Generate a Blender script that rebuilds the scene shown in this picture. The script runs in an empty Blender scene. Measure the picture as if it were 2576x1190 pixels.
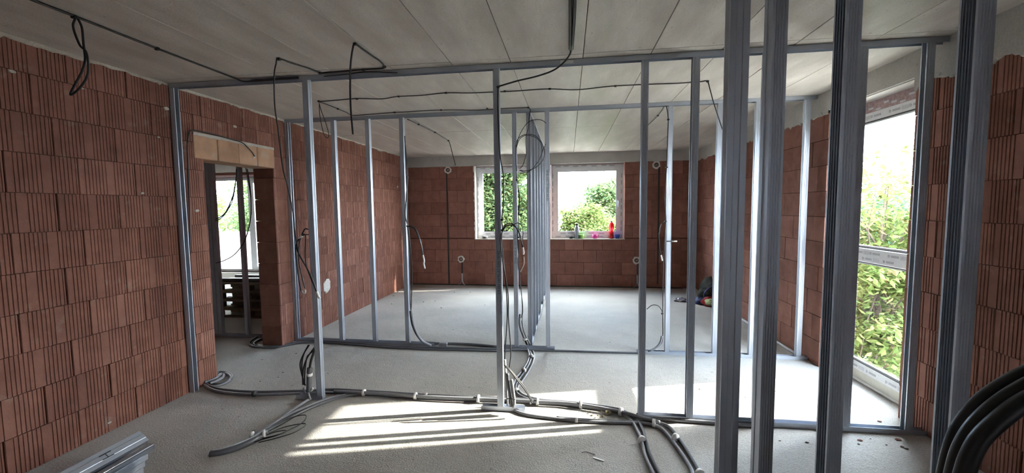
import bpy, bmesh, math, random
from mathutils import Vector, Matrix
random.seed(7)
R = random.Random(11)
scene = bpy.context.scene
COL = scene.collection
PI = math.pi

# ------------------------------------------------------------------ room dimensions (metres)
H = 2.8                                   # raw ceiling height
XL, XR = -3.485, 2.561                    # left / right wall faces
Y1, Y2, YB = 3.189, 4.651, 8.556          # first frame, second frame, back wall face
YF = -2.6                                 # wall behind the photographer
XLB = -3.755                              # far face of the left (inner) wall
CH = 0.2585                               # block course height
WIN_X = 2.755                             # glass plane of the tall window

# ------------------------------------------------------------------ camera
FPX, W_PX, H_PX = 1017.2, 2576.0, 1190.0
YAW, PITCH, ROLL = 0.1389, -0.0706, -0.0113
CAM = Vector((0.0, 0.0, 1.6767))
fw = Vector((-math.sin(YAW) * math.cos(PITCH), math.cos(YAW) * math.cos(PITCH), math.sin(PITCH)))
r0 = Vector((math.cos(YAW), math.sin(YAW), 0.0))
u0 = r0.cross(fw)
cr = r0 * math.cos(ROLL) + u0 * math.sin(ROLL)
cu = -r0 * math.sin(ROLL) + u0 * math.cos(ROLL)
cam_data = bpy.data.cameras.new('camera')
cam = bpy.data.objects.new('camera', cam_data)
COL.objects.link(cam)
cam_data.sensor_fit = 'HORIZONTAL'
cam_data.sensor_width = 36.0
cam_data.lens = FPX / W_PX * 36.0
cam_data.clip_start = 0.02
cam_data.clip_end = 2000
M = Matrix((( cr.x, cu.x, -fw.x, CAM.x), (cr.y, cu.y, -fw.y, CAM.y), (cr.z, cu.z, -fw.z, CAM.z), (0, 0, 0, 1)))
cam.matrix_world = M
scene.camera = cam

# ------------------------------------------------------------------ colour management, sky, sun
vs = scene.view_settings
vs.view_transform = 'Standard'
vs.look = 'None'
vs.gamma = 1.0
vs.use_curve_mapping = False
vs.exposure = 2.9
scene.cycles.max_bounces = 7
scene.cycles.diffuse_bounces = 5
scene.cycles.glossy_bounces = 3
scene.cycles.transparent_max_bounces = 8
scene.cycles.caustics_reflective = False
scene.cycles.caustics_refractive = False
scene.cycles.sample_clamp_indirect = 6.0

SKY_STRENGTH = 5.6
HAZE_STRENGTH = 0.10
SUN_STRENGTH = 3.6
world = bpy.data.worlds.new('sky')
scene.world = world
world.use_nodes = True
nt = world.node_tree
nt.nodes.clear()
wo = nt.nodes.new('ShaderNodeOutputWorld')
bg = nt.nodes.new('ShaderNodeBackground')
tc = nt.nodes.new('ShaderNodeTexCoord')
mp = nt.nodes.new('ShaderNodeMapping')
mp.inputs['Scale'].default_value = (1.0, 1.0, 2.2)
nz = nt.nodes.new('ShaderNodeTexNoise')
nz.inputs['Scale'].default_value = 2.6
nz.inputs['Detail'].default_value = 5
rp = nt.nodes.new('ShaderNodeValToRGB')
rp.color_ramp.elements[0].position = 0.36
rp.color_ramp.elements[0].color = (0.52, 0.72, 1.0, 1)
rp.color_ramp.elements[1].position = 0.56
rp.color_ramp.elements[1].color = (0.90, 0.95, 1.0, 1)
nt.links.new(tc.outputs['Generated'], mp.inputs['Vector'])
nt.links.new(mp.outputs['Vector'], nz.inputs['Vector'])
nt.links.new(nz.outputs['Fac'], rp.inputs['Fac'])
nt.links.new(rp.outputs['Color'], bg.inputs['Color'])
bg.inputs['Strength'].default_value = SKY_STRENGTH
sky = nt.nodes.new('ShaderNodeTexSky')
sky.sky_type = 'NISHITA'
sky.sun_disc = False
sky.sun_elevation = math.radians(26.6)
sky.sun_rotation = math.radians(90 - 14.3)
sky.dust_density = 4.0
sky.ozone_density = 1.0
bg2 = nt.nodes.new('ShaderNodeBackground')
bg2.inputs['Strength'].default_value = HAZE_STRENGTH
addw = nt.nodes.new('ShaderNodeAddShader')
nt.links.new(sky.outputs['Color'], bg2.inputs['Color'])
nt.links.new(bg.outputs['Background'], addw.inputs[0])
nt.links.new(bg2.outputs['Background'], addw.inputs[1])
nt.links.new(addw.outputs['Shader'], wo.inputs['Surface'])

SUN_AZ, SUN_EL = math.radians(14.3), math.radians(26.6)
sun_data = bpy.data.lights.new('sun', 'SUN')
sun_data.energy = SUN_STRENGTH
sun_data.angle = math.radians(0.6)
sun_data.color = (1.0, 0.93, 0.82)
sun = bpy.data.objects.new('sun', sun_data)
COL.objects.link(sun)
to_sun = Vector((math.cos(SUN_AZ) * math.cos(SUN_EL), math.sin(SUN_AZ) * math.cos(SUN_EL), math.sin(SUN_EL)))
sun.rotation_euler = to_sun.to_track_quat('Z', 'Y').to_euler()
sun.location = (12, 6, 8)

# ------------------------------------------------------------------ helpers
def ray(u, v):
    return cr * ((u - W_PX / 2) / FPX) + cu * ((H_PX / 2 - v) / FPX) + fw
def at_y(u, v, y):                        # point seen at (u, v) on the plane Y = y
    d = ray(u, v); return CAM + d * ((y - CAM.y) / d.y)
def at_x(u, v, x):
    d = ray(u, v); return CAM + d * ((x - CAM.x) / d.x)
def at_z(u, v, z=0.0):
    d = ray(u, v); return CAM + d * ((z - CAM.z) / d.z)

def tag(o, label=None, cat=None, group=None, kind=None):
    if label: o['label'] = label
    if cat: o['category'] = cat
    if group: o['group'] = group
    if kind: o['kind'] = kind
    return o

def empty(name, loc, label=None, cat=None, group=None, kind=None):
    o = bpy.data.objects.new(name, None)
    o.empty_display_size = 0.1
    COL.objects.link(o)
    o.location = loc
    return tag(o, label, cat, group, kind)

def origin_of(o):
    p = Vector((0, 0, 0))
    while o is not None:
        p = p + Vector(o.location)
        o = o.parent
    return p

def link_mesh(name, me, parent=None, loc=(0, 0, 0), rz=0.0):
    o = bpy.data.objects.new(name, me)
    COL.objects.link(o)
    o.location = loc
    o.rotation_euler = (0, 0, rz)
    if parent: o.parent = parent
    return o

class MB:                                  # collects shapes given in world coordinates
    def __init__(s): s.v = []; s.f = []
    def add(s, vs_, fs_):
        n = len(s.v); s.v += [tuple(p) for p in vs_]; s.f += [tuple(i + n for i in f) for f in fs_]; return s
    def box(s, x0, x1, y0, y1, z0, z1):
        return s.add([(x0,y0,z0),(x1,y0,z0),(x1,y1,z0),(x0,y1,z0),(x0,y0,z1),(x1,y0,z1),(x1,y1,z1),(x0,y1,z1)],
                     [(0,3,2,1),(4,5,6,7),(0,1,5,4),(1,2,6,5),(2,3,7,6),(3,0,4,7)])
    def bevbox(s, x0, x1, y0, y1, z0, z1, b=0.004):     # box with chamfered vertical and horizontal edges
        xs = (x0, x0 + b, x1 - b, x1); ys = (y0, y0 + b, y1 - b, y1); zs = (z0, z0 + b, z1 - b, z1)
        ring = lambda z, i: [(xs[1-i] if i else xs[0], 0, 0)]
        def loop(z, inset):
            a, c, d, e = x0 + inset, x1 - inset, y0 + inset, y1 - inset
            k = b if inset == 0 else b * 0.6
            return [(a + k, d, z), (c - k, d, z), (c, d + k, z), (c, e - k, z), (c - k, e, z), (a + k, e, z), (a, e - k, z), (a, d + k, z)]
        L = [loop(z0, b), loop(z0 + b, 0), loop(z1 - b, 0), loop(z1, b)]
        vs_ = [p for l in L for p in l]; fs_ = []
        for k in range(3):
            for i in range(8):
                j = (i + 1) % 8
                fs_.append((k*8+i, k*8+j, (k+1)*8+j, (k+1)*8+i))
        fs_.append(tuple(range(7, -1, -1))); fs_.append(tuple(24 + i for i in range(8)))
        return s.add(vs_, fs_)
    def tube(s, pts, r, n=8, cap=True):
        pts = [Vector(p) for p in pts]
        m = len(pts); rs = r if isinstance(r, (list, tuple)) else [r] * m
        t = (pts[1] - pts[0]).normalized()
        up = Vector((0, 0, 1)) if abs(t.z) < 0.9 else Vector((1, 0, 0))
        nrm = t.cross(up).normalized()
        vs_ = []
        for i, p in enumerate(pts):
            a = pts[max(i - 1, 0)]; c = pts[min(i + 1, m - 1)]
            tt = (c - a)
            tt = tt.normalized() if tt.length > 1e-9 else t
            nrm = (nrm - tt * nrm.dot(tt))
            nrm = nrm.normalized() if nrm.length > 1e-6 else tt.orthogonal().normalized()
            bn = tt.cross(nrm)
            for k in range(n):
                an = 2 * PI * k / n
                vs_.append(p + (nrm * math.cos(an) + bn * math.sin(an)) * rs[i])
            t = tt
        fs_ = []
        for i in range(m - 1):
            for k in range(n):
                j = (k + 1) % n
                fs_.append((i*n+k, i*n+j, (i+1)*n+j, (i+1)*n+k))
        if cap:
            fs_.append(tuple(range(n - 1, -1, -1))); fs_.append(tuple((m-1)*n + k for k in range(n)))
        return s.add(vs_, fs_)
    def lathe(s, prof, c, n=20):               # prof: [(radius, z)], c: base centre
        vs_ = []
        for (r, z) in prof:
            for k in range(n):
                a = 2 * PI * k / n
                vs_.append((c[0] + r * math.cos(a), c[1] + r * math.sin(a), c[2] + z))
        fs_ = []
        for i in range(len(prof) - 1):
            for k in range(n):
                j = (k + 1) % n
                fs_.append((i*n+k, i*n+j, (i+1)*n+j, (i+1)*n+k))
        fs_.append(tuple(range(n - 1, -1, -1))); fs_.append(tuple((len(prof)-1)*n + k for k in range(n)))
        return s.add(vs_, fs_)
    def bar(s, a, b, w, h, up=(0, 0, 1)):      # rectangular bar from a to b
        a, b = Vector(a), Vector(b); t = (b - a).normalized(); up = Vector(up)
        sd = t.cross(up)
        sd = sd.normalized() if sd.length > 1e-6 else Vector((1, 0, 0))
        up = sd.cross(t).normalized()
        vs_ = []
        for p in (a, b):
            for (i, j) in ((-1,-1),(1,-1),(1,1),(-1,1)):
                vs_.append(p + sd * (i * w / 2) + up * (j * h / 2))
        return s.add(vs_, [(0,1,2,3),(7,6,5,4),(0,4,5,1),(1,5,6,2),(2,6,7,3),(3,7,4,0)])
    def prism(s, poly, axis, a, b):            # polygon in the two other axes, extruded a..b along axis
        n = len(poly)
        def P(p, q):
            return {0: (q, p[0], p[1]), 1: (p[0], q, p[1]), 2: (p[0], p[1], q)}[axis]
        return s.add([P(p, a) for p in poly] + [P(p, b) for p in poly],
                     [tuple(range(n)), tuple(range(2*n-1, n-1, -1))] + [(i, (i+1) % n, n + (i+1) % n, n + i)[::-1] for i in range(n)])
    def mesh(s, name, mat, off=(0, 0, 0), smooth=False):
        me = bpy.data.meshes.new(name)
        ox, oy, oz = off
        me.from_pydata([(p[0]-ox, p[1]-oy, p[2]-oz) for p in s.v], [], s.f)
        bm = bmesh.new(); bm.from_mesh(me)
        bmesh.ops.recalc_face_normals(bm, faces=bm.faces)
        bm.to_mesh(me); bm.free()
        me.materials.append(mat)
        if smooth:
            for p in me.polygons: p.use_smooth = True
        return me
    def build(s, name, mat, parent=None, smooth=False, loc=None):
        if parent is not None:
            return link_mesh(name, s.mesh(name, mat, origin_of(parent), smooth), parent)
        loc = loc or (0, 0, 0)
        return link_mesh(name, s.mesh(name, mat, loc, smooth), None, loc)

def smooth_path(pts, k=6):                 # Catmull-Rom through the points
    P = [Vector(p) for p in pts]
    if len(P) < 3: return P
    out = []
    for i in range(len(P) - 1):
        p0 = P[i-1] if i > 0 else P[0] * 2 - P[1]
        p1, p2 = P[i], P[i+1]
        p3 = P[i+2] if i + 2 < len(P) else P[-1] * 2 - P[-2]
        for j in range(k):
            t = j / k
            out.append(0.5 * ((2*p1) + (p2-p0)*t + (2*p0-5*p1+4*p2-p3)*t*t + (3*p1-p0-3*p2+p3)*t*t*t))
    out.append(P[-1])
    return out

def copy_tree(o, parent=None):
    c = o.copy(); COL.objects.link(c)
    if parent is not None: c.parent = parent
    for ch in list(o.children): copy_tree(ch, c)
    return c

# ------------------------------------------------------------------ materials
def mat_new(name):
    m = bpy.data.materials.new(name); m.use_nodes = True
    n = m.node_tree; n.nodes.clear()
    out = n.nodes.new('ShaderNodeOutputMaterial')
    b = n.nodes.new('ShaderNodeBsdfPrincipled')
    n.links.new(b.outputs['BSDF'], out.inputs['Surface'])
    return m, n, b
def noise(n, scale, detail=4, rough=0.55, src=None, stretch=None):
    t = n.nodes.new('ShaderNodeTexNoise')
    t.inputs['Scale'].default_value = scale; t.inputs['Detail'].default_value = detail; t.inputs['Roughness'].default_value = rough
    if src == 'POS':
        v = n.nodes.new('ShaderNodeNewGeometry').outputs['Position']
    else:
        v = n.nodes.new('ShaderNodeTexCoord').outputs[src or 'Object']
    if stretch:
        mpn = n.nodes.new('ShaderNodeMapping'); mpn.inputs['Scale'].default_value = stretch
        n.links.new(v, mpn.inputs['Vector']); v = mpn.outputs['Vector']
    n.links.new(v, t.inputs['Vector'])
    return t
def ramp(n, src, stops):
    r = n.nodes.new('ShaderNodeValToRGB')
    e = r.color_ramp.elements
    while len(e) < len(stops): e.new(0.5)
    for el, (p, c) in zip(e, stops):
        el.position = p; el.color = (c[0], c[1], c[2], 1) if len(c) == 3 else c
    n.links.new(src, r.inputs['Fac'])
    return r
def mixc(n, fac, a, b, mode='MIX'):
    m = n.nodes.new('ShaderNodeMix'); m.data_type = 'RGBA'; m.blend_type = mode
    if isinstance(fac, (int, float)): m.inputs[0].default_value = fac
    else: n.links.new(fac, m.inputs[0])
    for s, i in ((a, 6), (b, 7)):
        if isinstance(s, tuple): m.inputs[i].default_value = (*s, 1)
        else: n.links.new(s, m.inputs[i])
    return m.outputs[2]
def bump(n, b, src, strength=0.3, dist=0.01):
    k = n.nodes.new('ShaderNodeBump'); k.inputs['Strength'].default_value = strength; k.inputs['Distance'].default_value = dist
    n.links.new(src, k.inputs['Height']); n.links.new(k.outputs['Normal'], b.inputs['Normal'])

def plain(name, col, rough=0.5, metal=0.0, var=0.0, scale=30):
    m, n, b = mat_new(name)
    b.inputs['Roughness'].default_value = rough; b.inputs['Metallic'].default_value = metal
    t = noise(n, scale, 3)
    d = tuple(c * (1 - max(var, 0.04)) for c in col); e = tuple(min(1, c * (1 + max(var, 0.04))) for c in col)
    n.links.new(ramp(n, t.outputs['Fac'], [(0.3, d), (0.7, e)]).outputs['Color'], b.inputs['Base Color'])
    return m

def concrete(name, c1, c2, rough=0.75, scale=2.0, grain=0.12, bumps=0.25, spots=True, stretch=None):
    m, n, b = mat_new(name)
    big = noise(n, scale, 4, 0.6, stretch=stretch)
    fine = noise(n, 90, 2, 0.7)
    base = ramp(n, big.outputs['Fac'], [(0.33, c1), (0.66, c2)]).outputs['Color']
    dk = ramp(n, fine.outputs['Fac'], [(0.3, (1-grain,)*3), (0.7, (1+grain,)*3)]).outputs['Color']
    col = mixc(n, 1.0, base, dk, 'MULTIPLY')
    if spots:
        sp = noise(n, 17, 2, 0.5)
        sm = ramp(n, sp.outputs['Fac'], [(0.70, (0, 0, 0)), (0.76, (1, 1, 1))]).outputs['Color']
        col = mixc(n, sm, col, tuple(c * 0.72 for c in c1))
    n.links.new(col, b.inputs['Base Color'])
    rr = ramp(n, big.outputs['Fac'], [(0.35, (rough - 0.12,)*3), (0.65, (rough + 0.1,)*3)])
    n.links.new(rr.outputs['Color'], b.inputs['Roughness'])
    mm = n.nodes.new('ShaderNodeMath'); mm.operation = 'ADD'
    n.links.new(fine.outputs['Fac'], mm.inputs[0])
    md = noise(n, 14, 2)
    n.links.new(md.outputs['Fac'], mm.inputs[1])
    bump(n, b, mm.outputs[0], bumps, 0.006)
    return m

def clay(name, c1, c2, smear=0.0):
    m, n, b = mat_new(name)
    oi = n.nodes.new('ShaderNodeObjectInfo')
    base = ramp(n, oi.outputs['Random'], [(0.0, c1), (1.0, c2)]).outputs['Color']
    big = noise(n, 7, 3, 0.6, 'POS')
    v = ramp(n, big.outputs['Fac'], [(0.3, (0.82,)*3), (0.7, (1.12,)*3)]).outputs['Color']
    col = mixc(n, 1.0, base, v, 'MULTIPLY')
    if smear:
        sm = noise(n, 9, 3, 0.65, 'POS')
        k = ramp(n, sm.outputs['Fac'], [(0.62, (0, 0, 0)), (0.72, (smear,)*3)]).outputs['Color']
        col = mixc(n, k, col, (0.42, 0.36, 0.31))
    n.links.new(col, b.inputs['Base Color'])
    b.inputs['Roughness'].default_value = 0.92
    b.inputs['Specular IOR Level'].default_value = 0.25
    fine = noise(n, 120, 2, 0.7, 'POS')
    bump(n, b, fine.outputs['Fac'], 0.25, 0.003)
    return m

def steel(name, col, rough=0.36):
    m, n, b = mat_new(name)
    b.inputs['Metallic'].default_value = 1.0
    t = noise(n, 5, 2, 0.5)
    n.links.new(ramp(n, t.outputs['Fac'], [(0.3, tuple(c * 0.94 for c in col)), (0.7, tuple(c * 1.05 for c in col))]).outputs['Color'], b.inputs['Base Color'])
    n.links.new(ramp(n, t.outputs['Fac'], [(0.3, (rough - 0.015,)*3), (0.7, (rough + 0.02,)*3)]).outputs['Color'], b.inputs['Roughness'])
    return m

def glass(name):
    m = bpy.data.materials.new(name); m.use_nodes = True
    n = m.node_tree; n.nodes.clear()
    out = n.nodes.new('ShaderNodeOutputMaterial')
    tr = n.nodes.new('ShaderNodeBsdfTransparent'); tr.inputs['Color'].default_value = (0.95, 0.97, 0.96, 1)
    gl = n.nodes.new('ShaderNodeBsdfGlossy'); gl.inputs['Roughness'].default_value = 0.02
    lw = n.nodes.new('ShaderNodeLayerWeight'); lw.inputs['Blend'].default_value = 0.5
    pw = n.nodes.new('ShaderNodeMath'); pw.operation = 'POWER'; pw.inputs[1].default_value = 5.0
    n.links.new(lw.outputs['Facing'], pw.inputs[0])
    fr = n.nodes.new('ShaderNodeMath'); fr.operation = 'MULTIPLY_ADD'
    fr.inputs[1].default_value = 0.92; fr.inputs[2].default_value = 0.035
    n.links.new(pw.outputs[0], fr.inputs[0])
    mx = n.nodes.new('ShaderNodeMixShader')
    n.links.new(fr.outputs[0], mx.inputs['Fac'])
    n.links.new(tr.outputs['BSDF'], mx.inputs[1]); n.links.new(gl.outputs['BSDF'], mx.inputs[2])
    n.links.new(mx.outputs['Shader'], out.inputs['Surface'])
    return m

def leaf_mat(name, stops, trans=0.45):
    m = bpy.data.materials.new(name); m.use_nodes = True
    n = m.node_tree; n.nodes.clear()
    out = n.nodes.new('ShaderNodeOutputMaterial')
    ge = n.nodes.new('ShaderNodeNewGeometry')
    c = ramp(n, ge.outputs['Random Per Island'], stops).outputs['Color']
    d = n.nodes.new('ShaderNodeBsdfDiffuse'); t = n.nodes.new('ShaderNodeBsdfTranslucent')
    n.links.new(c, d.inputs['Color']); n.links.new(c, t.inputs['Color'])
    mx = n.nodes.new('ShaderNodeMixShader'); mx.inputs['Fac'].default_value = trans
    n.links.new(d.outputs['BSDF'], mx.inputs[1]); n.links.new(t.outputs['BSDF'], mx.inputs[2])
    n.links.new(mx.outputs['Shader'], out.inputs['Surface'])
    return m

MAT = {}
MAT['floor'] = concrete('concrete floor screed', (0.365, 0.352, 0.332), (0.475, 0.462, 0.438), 0.78, 1.3, 0.22, 0.75)
MAT['ceiling'] = concrete('formwork concrete', (0.50, 0.46, 0.412), (0.68, 0.638, 0.588), 0.50, 3.0, 0.10, 0.28, True, (1.8, 0.5, 1))
MAT['beam'] = concrete('ring beam concrete', (0.40, 0.385, 0.36), (0.50, 0.485, 0.455), 0.8, 2.5, 0.1, 0.25)
MAT['mortar'] = concrete('mortar', (0.42, 0.37, 0.32), (0.55, 0.50, 0.44), 0.9, 9, 0.15, 0.4, False)
MAT['brick'] = clay('ribbed clay block', (0.235, 0.108, 0.082), (0.315, 0.152, 0.117), 0.25)
MAT['brick_far'] = clay('smooth clay block', (0.235, 0.108, 0.082), (0.315, 0.152, 0.117), 0.22)
MAT['lintel'] = clay('clay lintel shell', (0.46, 0.27, 0.17), (0.52, 0.32, 0.21), 0.7)
MAT['core'] = plain('clay joint', (0.17, 0.068, 0.045), 0.95, 0, 0.1)
MAT['plaster'] = concrete('gypsum patch', (0.62, 0.58, 0.54), (0.74, 0.71, 0.67), 0.9, 12, 0.08, 0.3, False)
MAT['steel'] = steel('galvanised steel', (0.50, 0.54, 0.61), 0.50)
MAT['print'] = plain('black print', (0.10, 0.11, 0.13), 0.6)
MAT['screw'] = steel('screw steel', (0.30, 0.31, 0.33), 0.4)
MAT['pvc'] = plain('white window plastic', (0.80, 0.81, 0.83), 0.35, 0, 0.02)
MAT['tape'] = plain('grey protective film print', (0.50, 0.50, 0.53), 0.5)
MAT['filmbar'] = plain('pale protective film', (0.66, 0.66, 0.69), 0.5)
MAT['foam'] = plain('white assembly foam', (0.86, 0.85, 0.82), 0.8, 0, 0.05, 60)
MAT['redtape'] = plain('pink sealing tape', (0.46, 0.33, 0.33), 0.7, 0, 0.25, 40)
MAT['sillpvc'] = plain('cream sill profile', (0.66, 0.64, 0.55), 0.5, 0, 0.03)
MAT['gasket'] = plain('black rubber gasket', (0.02, 0.02, 0.022), 0.5)
MAT['glass'] = glass('window glass')
MAT['cable'] = plain('black cable sheath', (0.018, 0.018, 0.02), 0.42)
MAT['conduit'] = plain('grey conduit', (0.25, 0.258, 0.285), 0.38, 0, 0.06)
MAT['conduit_dark'] = plain('dark grey conduit', (0.11, 0.115, 0.13), 0.36, 0, 0.06)
MAT['tie'] = plain('white tape', (0.85, 0.85, 0.85), 0.5)
MAT['copper'] = plain('stripped white core', (0.75, 0.72, 0.70), 0.5)
MAT['wood'] = plain('weathered pallet wood', (0.20, 0.15, 0.10), 0.85, 0, 0.25, 18)
MAT['alu'] = steel('ladder aluminium', (0.80, 0.81, 0.82), 0.45)
MAT['render'] = plain('white balcony panel', (0.80, 0.80, 0.80), 0.8, 0, 0.03)
MAT['bark'] = plain('bark', (0.10, 0.075, 0.055), 0.9, 0, 0.3, 25)
MAT['grass'] = plain('dry gravel yard', (0.40, 0.37, 0.32), 0.95, 0, 0.15, 0.8)
MAT['hill'] = plain('haze blue wooded hill', (0.20, 0.27, 0.36), 0.95, 0, 0.08, 0.05)  # distance haze is put into the base colour as blue

# ================================================================== STRUCTURE
def struct(name, mb, mat, label=None):
    o = mb.build(name, mat)
    o['kind'] = 'structure'
    if label: o['label'] = label
    return o

# ---- floor and ceiling
XF0 = -11.4
floor = struct('floor', MB().box(XF0, XR + 0.32, YF - 0.2, YB + 0.32, -0.22, 0.0), MAT['floor'], 'rough grey raw concrete floor')
ceil_o = struct('ceiling', MB().box(XF0, XR + 0.32, YF - 0.2, YB + 0.32, H + 0.012, H + 0.25), MAT['core'], 'raw concrete ceiling with formwork joints')
joints = [-3.485, -2.79, -2.4, -1.9, -1.4, -0.9, -0.44, 0.11, 0.605, 1.1, 1.58, 2.08, 2.56]
panel_mesh = {}
def ceiling_panel(x0, x1, y0, y1, dz):
    g = 0.0022
    key = (round(x1 - x0, 3), round(y1 - y0, 3))
    if key not in panel_mesh:
        panel_mesh[key] = MB().bevbox(g, key[0] - g, g, key[1] - g, 0, 0.03, 0.0025).mesh('ceiling_panel', MAT['ceiling'])
    link_mesh('ceiling_panel', panel_mesh[key], ceil_o, (x0, y0, H + dz))
yj = [YF, 0.2, 3.1, 5.85, YB]
for i in range(len(joints) - 1):
    for k in range(len(yj) - 1):
        ceiling_panel(joints[i], joints[i+1], yj[k], yj[k+1], R.uniform(-0.0012, 0.0015))
for x in range(-114, -38, 10):                                   # neighbouring room
    for k in range(3):
        y0, y1 = ((-2.6, 3.1), (3.1, 5.85), (5.85, YB))[k]
        ceiling_panel(x / 10, min(x / 10 + 1.0, XLB + 0.02), y0, y1, 0.0)

# ---- clay blocks
block_mesh = {}
def block(kind, L, h):
    key = (kind, round(L, 3), round(h, 3))
    if key in block_mesh: return block_mesh[key]
    g = 0.003
    D = 0.07
    mb = MB()
    if kind == 'rib':
        # front profile along x with vertical grooves, some wide flat strips between
        pat = []
        m0 = 0.0
        while m0 < L:
            for q in range(7):
                x = m0 + 0.037 + q * 0.0224
                if x < L - 0.016: pat.append(x)
            m0 += 0.194
        prof = [(g, 0.004), (g + 0.003, 0.0)]
        for a in pat:
            prof += [(a, 0.0), (a + 0.0022, 0.0045), (a + 0.0070, 0.0045), (a + 0.0092, 0.0)]
        prof += [(L - g - 0.003, 0.0), (L - g, 0.004)]
        prof = prof + [(L - g, D), (g, D)]
        mb.prism(prof, 2, g * 0.6, h - g * 0.6)
        mat = MAT['brick']
    else:
        mb.bevbox(g * 0.7, L - g * 0.7, 0.0, D, g * 0.6, h - g * 0.6, 0.0025)
        mat = MAT['brick_far']
    me = mb.mesh('brick', mat)
    block_mesh[key] = me
    return me

BL = 0.388
def courses(parent, side, face, a0, a1, z0, z1, offs, kind, name='brick', zero=0.0):
    """rows of blocks on a wall face; the run a0..a1 lies along Y (left/right walls) or X (back wall)"""
    r0_, r1_ = int((z0 + 1e-4) // CH), int(math.ceil((z1 - 1e-4) / CH))
    for r in range(r0_, r1_):
        zb, zt = max(z0, r * CH), min(z1, (r + 1) * CH)
        if zt - zb < 0.03: continue
        o = offs[r % len(offs)]
        k = math.floor((a0 - o) / BL)
        x = o + k * BL
        while x < a1 - 1e-4:
            b0, b1 = max(x, a0), min(x + BL, a1)
            x += BL
            if b1 - b0 < 0.02: continue
            me = block(kind, b1 - b0, zt - zb)
            d = R.uniform(-0.0025, 0.0035)
            if side == 'left': link_mesh(name, me, parent, (face + d, b0, zb), PI / 2)
            elif side == 'right': link_mesh(name, me, parent, (face - d, b1, zb), -PI / 2)
            else: link_mesh(name, me, parent, (b0, face - d, zb), 0)

def ragged(name, parent, mat, side, face, a0, a1, ztop, zbot, amp, thick, step=0.02, seed=1):
    """mortar or concrete strip whose lower edge is torn"""
    rr = random.Random(seed)
    n = int((a1 - a0) / step)
    low = 0.0
    top, bot = [], []
    for i in range(n + 1):
        a = a0 + (a1 - a0) * i / n
        low = 0.72 * low + rr.uniform(-1, 1) * 0.55
        drip = 0.0
        if rr.random() < 0.03: drip = rr.uniform(0.5, 1.6)
        top.append((a, ztop)); bot.append((a, zbot + amp * (low * 0.7 - drip)))
    vs_, fs_ = [], []
    def P(a, z, t):
        if side == 'left': return (face + t, a, z)
        if side == 'right': return (face - t, a, z)
        return (a, face - t, z)
    for (a, z), (b, y) in zip(top, bot):
        vs_ += [P(a, z, thick), P(b, y + 0.006, thick), P(b, y, thick * 0.5), P(b, y, -0.02), P(a, z, -0.02)]
    for i in range(n):
        for k in range(4):
            fs_.append((i*5+k, i*5+k+1, (i+1)*5+k+1, (i+1)*5+k))
    return MB().add(vs_, fs_).build(name, mat, parent)

# ---- left (inner) wall with a doorway
DY0, DY1, DZ = 3.50, 4.43, 2.18
CR = 0.010                                 # the wall core sits this far behind the block faces
wl = MB()
wl.box(XLB + 0.06, XL - CR - 0.03, YF, DY0 - 0.01, 0, H)
wl.box(XLB + 0.06, XL - CR - 0.03, DY1 + 0.01, YB, 0, H)
wl.box(XLB + 0.06, XL - CR - 0.03, DY0 - 0.01, DY1 + 0.01, DZ + 0.01, H)
wall_left = struct('wall_left', wl, MAT['core'], 'red ribbed clay block wall with a doorway')
offL = [2.347, 2.176, 2.343, 2.085, 2.344, 2.084, 2.334, 2.084, 2.344, 2.247, 2.453]
ZL0, ZL1 = 2.18, 2.42
courses(wall_left, 'left', XL, 0.6, DY0, 0, H - 0.006, offL, 'rib')
courses(wall_left, 'left', XL, DY1, YB, 0, H - 0.006, offL, 'rib')
courses(wall_left, 'left', XL, DY0, DY1, ZL1, H - 0.006, offL, 'rib')
courses(wall_left, 'left', XL, DY0 - 0.1, DY1 + 0.02, ZL1 + 0.0, ZL1 + 0.001, offL, 'rib')
# door jambs and the face towards the neighbouring room
for r in range(9):
    zb, zt = r * CH, min((r + 1) * CH, DZ)
    if zt - zb < 0.03: continue
    me = block('flat', XL - 0.002 - (XLB + 0.005), zt - zb)
    link_mesh('brick', me, wall_left, (XLB + 0.005, DY1 - R.uniform(0, 0.004), zb), 0)
    o = link_mesh('brick', me, wall_left, (XL - 0.002, DY0 + R.uniform(0, 0.004), zb), PI)
courses(wall_left, 'right', XLB, 1.6, DY0, 0, H - 0.006, offL, 'flat')
courses(wall_left, 'right', XLB, DY1, 6.6, 0, H - 0.006, offL, 'flat')
for k in range(4):                          # clay lintel shells
    y0 = DY0 - 0.10 + k * 0.2625
    mb = MB().bevbox(XLB + 0.003, XL + 0.004 + (k % 2) * 0.003, y0, y0 + 0.260, ZL0, ZL1 - 0.02, 0.006)
    o = mb.build('lintel_shell', MAT['lintel'], wall_left)
ragged('mortar_bed', wall_left, MAT['mortar'], 'left', XL, DY0 - 0.1, DY1 + 0.02, ZL1 + 0.004, ZL1 - 0.028, 0.012, 0.007, 0.02, 5)
ragged('mortar_bed', wall_left, MAT['mortar'], 'left', XL, 0.6, YB, H, H - 0.022, 0.016, 0.008, 0.022, 3)
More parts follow.
